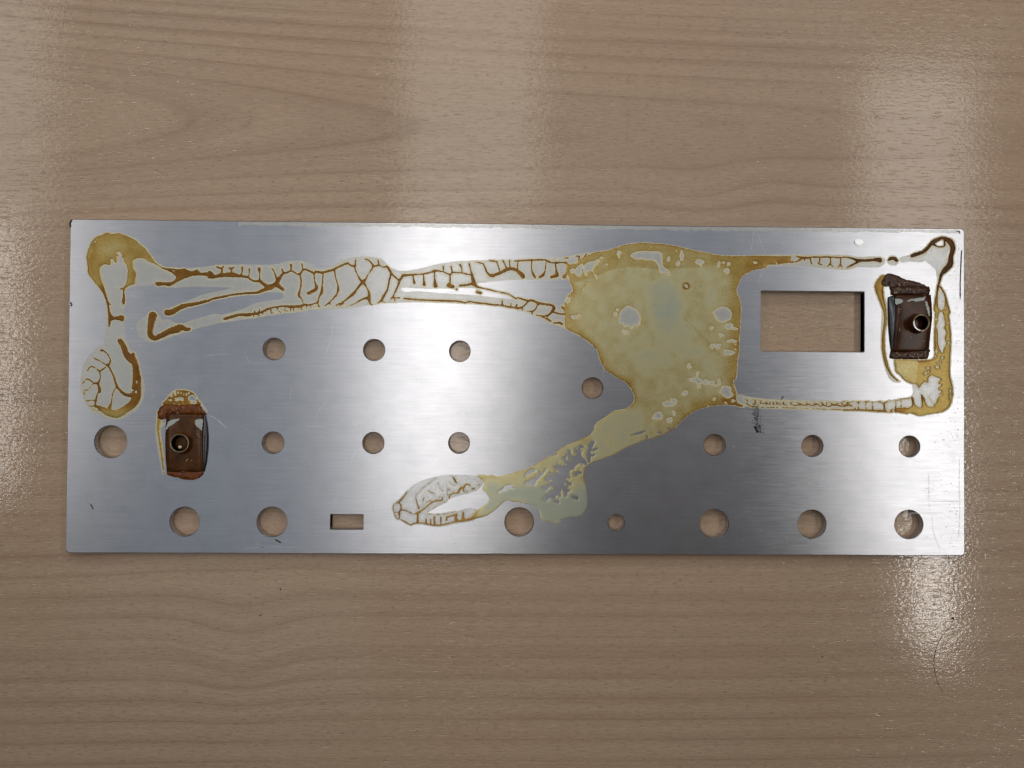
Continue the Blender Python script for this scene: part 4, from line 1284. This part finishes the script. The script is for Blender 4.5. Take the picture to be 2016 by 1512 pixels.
# white drop
bm = bmesh.new()
vs = [bm.verts.new(place(1691.5+8.4*math.cos(t)*(1+0.06*math.sin(2*t+1)), 476.5+6.0*math.sin(t)*(1+0.07*math.cos(3*t)), ZM)) for t in [-2*math.pi*k/32 for k in range(32)]]
bm.faces.new(vs)
link_mesh('white_drop', bm, mat_simple('bright_bare_spot', srgb(252, 252, 254), 0.38, 1.0), PANEL)
# grey rub mark near the lower edge
mark('rub_mark', ['X 500,1070,5 512,1073,7 520,1077,4', 'X 486,1078,1 530,1077,2 568,1076,1.4'], mat_simple('grey_rub', srgb(176, 182, 190), 0.5, 0.7), TOP+0.00002)

# ------------------------------------------------------------------ loose bits
def strand(name, label, cat, spec, rad, z, mat):
    p = smooth_open(pts(spec), 6)
    cu = bpy.data.curves.new(name, 'CURVE'); cu.dimensions = '3D'; cu.bevel_depth = rad; cu.bevel_resolution = 2
    sp = cu.splines.new('POLY'); sp.points.add(len(p)-1)
    W = place(p[:,0], p[:,1], z)
    for k in range(len(p)):
        sp.points[k].co = (*W[k], 1); sp.points[k].radius = 0.5+0.5*math.sin(math.pi*(k+0.5)/len(p))
    tmp = bpy.data.objects.new('tmp', cu); COL.objects.link(tmp)
    dg = bpy.context.evaluated_depsgraph_get()
    me = bpy.data.meshes.new_from_object(tmp.evaluated_get(dg))
    bpy.data.objects.remove(tmp)
    me.materials.clear(); me.materials.append(mat)
    o = bpy.data.objects.new(name, me); COL.objects.link(o)
    o['label'] = label; o['category'] = cat
    return o
strand('hair', 'thin dark curved hair lying on the wood-grain table below the panel', 'hair',
       'X 1868,1236 1855,1252 1845,1272 1840,1292 1839,1312 1845,1340 1856,1362', 0.00010, 0.00012, M_HAIR)
strand('pale_fibre', 'thin shiny pale fibre sticking out from the clip nut by the largest hole', 'fibre',
       'X 409,818 421,822 434,831 446,842', 0.00012, TOP+0.00025, M_FIBRE)
bm = bmesh.new()
TB = [(1427,1362,1.6),(89,78,1),(735,5,1),(974,83,1.2),(960,147,1.3),(711,361,1.4),(498,1134,0.9),(552,1160,2.4),(512,1212,2.2),(1619,1293,2.0),(1156,249,1),(1616,242,1),(1048,1498,1),(1461,1478,1),(1876,1217,3.0),(1361,200,0.8),(1526,252,0.8),(214,1203,0.8)]
for x, y, r_ in TB: blob(bm, x, y, r_, r_*0.7, 0.0001, 7, random.uniform(0, 3))
for k in range(60): blob(bm, random.uniform(0, 2016), random.choice([random.uniform(0, 425), random.uniform(1110, 1512)]), random.uniform(0.3, 0.7), random.uniform(0.3, 0.6), 0.0001, 5)
o = link_mesh('dust_specks', bm, M_DUST); o['kind'] = 'stuff'; o['label'] = 'tiny dark dust specks scattered over the table'

# ------------------------------------------------------------------ the person taking the picture (out of frame: seen only as shade and as a dark reflection)
def build_person():
    J = {}; E = []; Rd = {}
    def v(n, p, r, parent=None):
        J[n] = p; Rd[n] = r
        if parent: E.append((parent, n))
    ox = 0.16
    v('pelvis', (ox, -0.78, 0.16), (0.15, 0.11))
    v('waist', (ox, -0.73, 0.32), (0.13, 0.10), 'pelvis')
    v('chest', (ox, -0.63, 0.52), (0.16, 0.11), 'waist')
    v('neck', (ox, -0.53, 0.68), (0.055, 0.055), 'chest')
    v('jaw', (ox, -0.47, 0.74), (0.062, 0.07), 'neck')
    v('skull', (ox, -0.46, 0.83), (0.078, 0.095), 'jaw')
    v('crown', (ox, -0.48, 0.90), (0.055, 0.065), 'skull')
    v('nose', (ox, -0.375, 0.775), (0.012, 0.012), 'jaw')
    for s_, sg in (('r', 1), ('l', -1)):
        v('sh'+s_, (ox+sg*0.17, -0.60, 0.60), (0.06, 0.06), 'chest')
        v('hip'+s_, (ox+sg*0.09, -0.80, 0.06), (0.085, 0.085), 'pelvis')
        v('knee'+s_, (ox+sg*0.10, -0.74, -0.30), (0.058, 0.058), 'hip'+s_)
        v('ankle'+s_, (ox+sg*0.10, -0.82, -0.66), (0.042, 0.042), 'knee'+s_)
        v('toe'+s_, (ox+sg*0.11, -0.66, -0.71), (0.04, 0.03), 'ankle'+s_)
    v('elbr', (0.37, -0.36, 0.46), (0.046, 0.046), 'shr')
    v('wrir', (0.215, -0.135, 0.412), (0.028, 0.028), 'elbr')
    v('palmr', (0.172, -0.065, 0.412), (0.036, 0.016), 'wrir')
    v('elbl', (-0.06, -0.66, 0.36), (0.045, 0.045), 'shl')
    v('wril', (-0.07, -0.60, 0.13), (0.028, 0.028), 'elbl')
    v('palml', (-0.07, -0.585, 0.06), (0.016, 0.034), 'wril')
    # right hand: four fingers under the phone's end, thumb over it
    for k, (y, L) in enumerate(((-0.052, 0.060), (-0.030, 0.070), (-0.008, 0.066), (0.012, 0.052))):
        v(f'fr{k}a', (0.158, y-0.006, 0.398), (0.010, 0.010), 'palmr')
        v(f'fr{k}b', (0.158-L*0.5, y, 0.393), (0.009, 0.009), f'fr{k}a')
        v(f'fr{k}c', (0.158-L, y+0.002, 0.396), (0.008, 0.008), f'fr{k}b')
    v('thra', (0.150, -0.070, 0.424), (0.012, 0.012), 'palmr')
    v('thrb', (0.122, -0.045, 0.426), (0.010, 0.010), 'thra')
    v('thrc', (0.100, -0.028, 0.424), (0.009, 0.009), 'thrb')
    for k, y in enumerate((-0.555, -0.573, -0.592, -0.610)):
        v(f'fl{k}a', (-0.072, y, 0.015), (0.009, 0.009), 'palml')
        v(f'fl{k}b', (-0.062, y, -0.025), (0.008, 0.008), f'fl{k}a')
    v('thla', (-0.06, -0.545, 0.035), (0.010, 0.010), 'palml')
    v('thlb', (-0.055, -0.538, 0.005), (0.009, 0.009), 'thla')
    names = list(J); idx = {n: i for i, n in enumerate(names)}
    me = bpy.data.meshes.new('tmp_skeleton')
    me.from_pydata([J[n] for n in names], [(idx[a], idx[b]) for a, b in E], [])
    tmp = bpy.data.objects.new('tmp_skeleton', me); COL.objects.link(tmp)
    tmp.modifiers.new('skin', 'SKIN')
    sub = tmp.modifiers.new('sub', 'SUBSURF'); sub.levels = 2; sub.render_levels = 2
    sk = me.skin_vertices[0].data
    for n in names:
        sk[idx[n]].radius = Rd[n]
    sk[0].use_root = True
    dg = bpy.context.evaluated_depsgraph_get()
    out = bpy.data.meshes.new_from_object(tmp.evaluated_get(dg))
    bpy.data.objects.remove(tmp)
    out.name = 'person'
    out.materials.clear()
    for m_ in (mat_simple('dark_clothing', (0.018, 0.019, 0.024), 0.85, 0, 0.2), mat_simple('skin', (0.42, 0.25, 0.18), 0.5), mat_simple('dark_hair_mass', (0.02, 0.015, 0.012), 0.6)):
        out.materials.append(m_)
    for p in out.polygons:
        c = p.center; k = 0
        if c.z > 0.67: k = 2 if (c.z > 0.84 or c.y < -0.50) else 1
        elif c.z > 0.36 and c.y > -0.15: k = 1
        elif c.x < -0.03 and c.z < 0.13 and c.y > -0.66: k = 1
        p.material_index = k; p.use_smooth = True
    o = bpy.data.objects.new('person', out); COL.objects.link(o)
    o['label'] = 'person in dark clothes leaning over the table and holding a phone above the panel'
    o['category'] = 'person'
build_person()
PHONE = root('phone', 'black phone held flat above the panel to take the picture', 'phone', (0.055, -0.018, 0.4065))
bm = bmesh.new()
prof = []
for cx, cy, a0 in ((0.07, 0.028, 0), (-0.07, 0.028, 90), (-0.07, -0.028, 180), (0.07, -0.028, 270)):
    for k in range(6):
        t = math.radians(a0+18*k); prof.append((cx+0.010*math.cos(t), cy+0.010*math.sin(t)))
rows = [[bm.verts.new((x*s_, y*s_, z)) for x, y in prof] for z, s_ in ((0, 0.97), (0.001, 1.0), (0.007, 1.0), (0.008, 0.98))]
for a, b in zip(rows[:-1], rows[1:]):
    for k in range(len(prof)): bm.faces.new((a[k], a[(k+1) % len(prof)], b[(k+1) % len(prof)], b[k]))
bm.faces.new(rows[0][::-1]); bm.faces.new(rows[-1])
link_mesh('phone_body', bm, mat_simple('black_phone_shell', (0.012, 0.012, 0.014), 0.3), PHONE)
bm = bmesh.new()
bmesh.ops.create_grid(bm, x_segments=1, y_segments=1, size=0.5)
for q in bm.verts: q.co = Vector((q.co.x*0.148, q.co.y*0.068, 0.0083))
link_mesh('screen', bm, mat_simple('dark_phone_screen', (0.02, 0.02, 0.022), 0.1), PHONE)
print('scene done', len(bpy.data.objects))
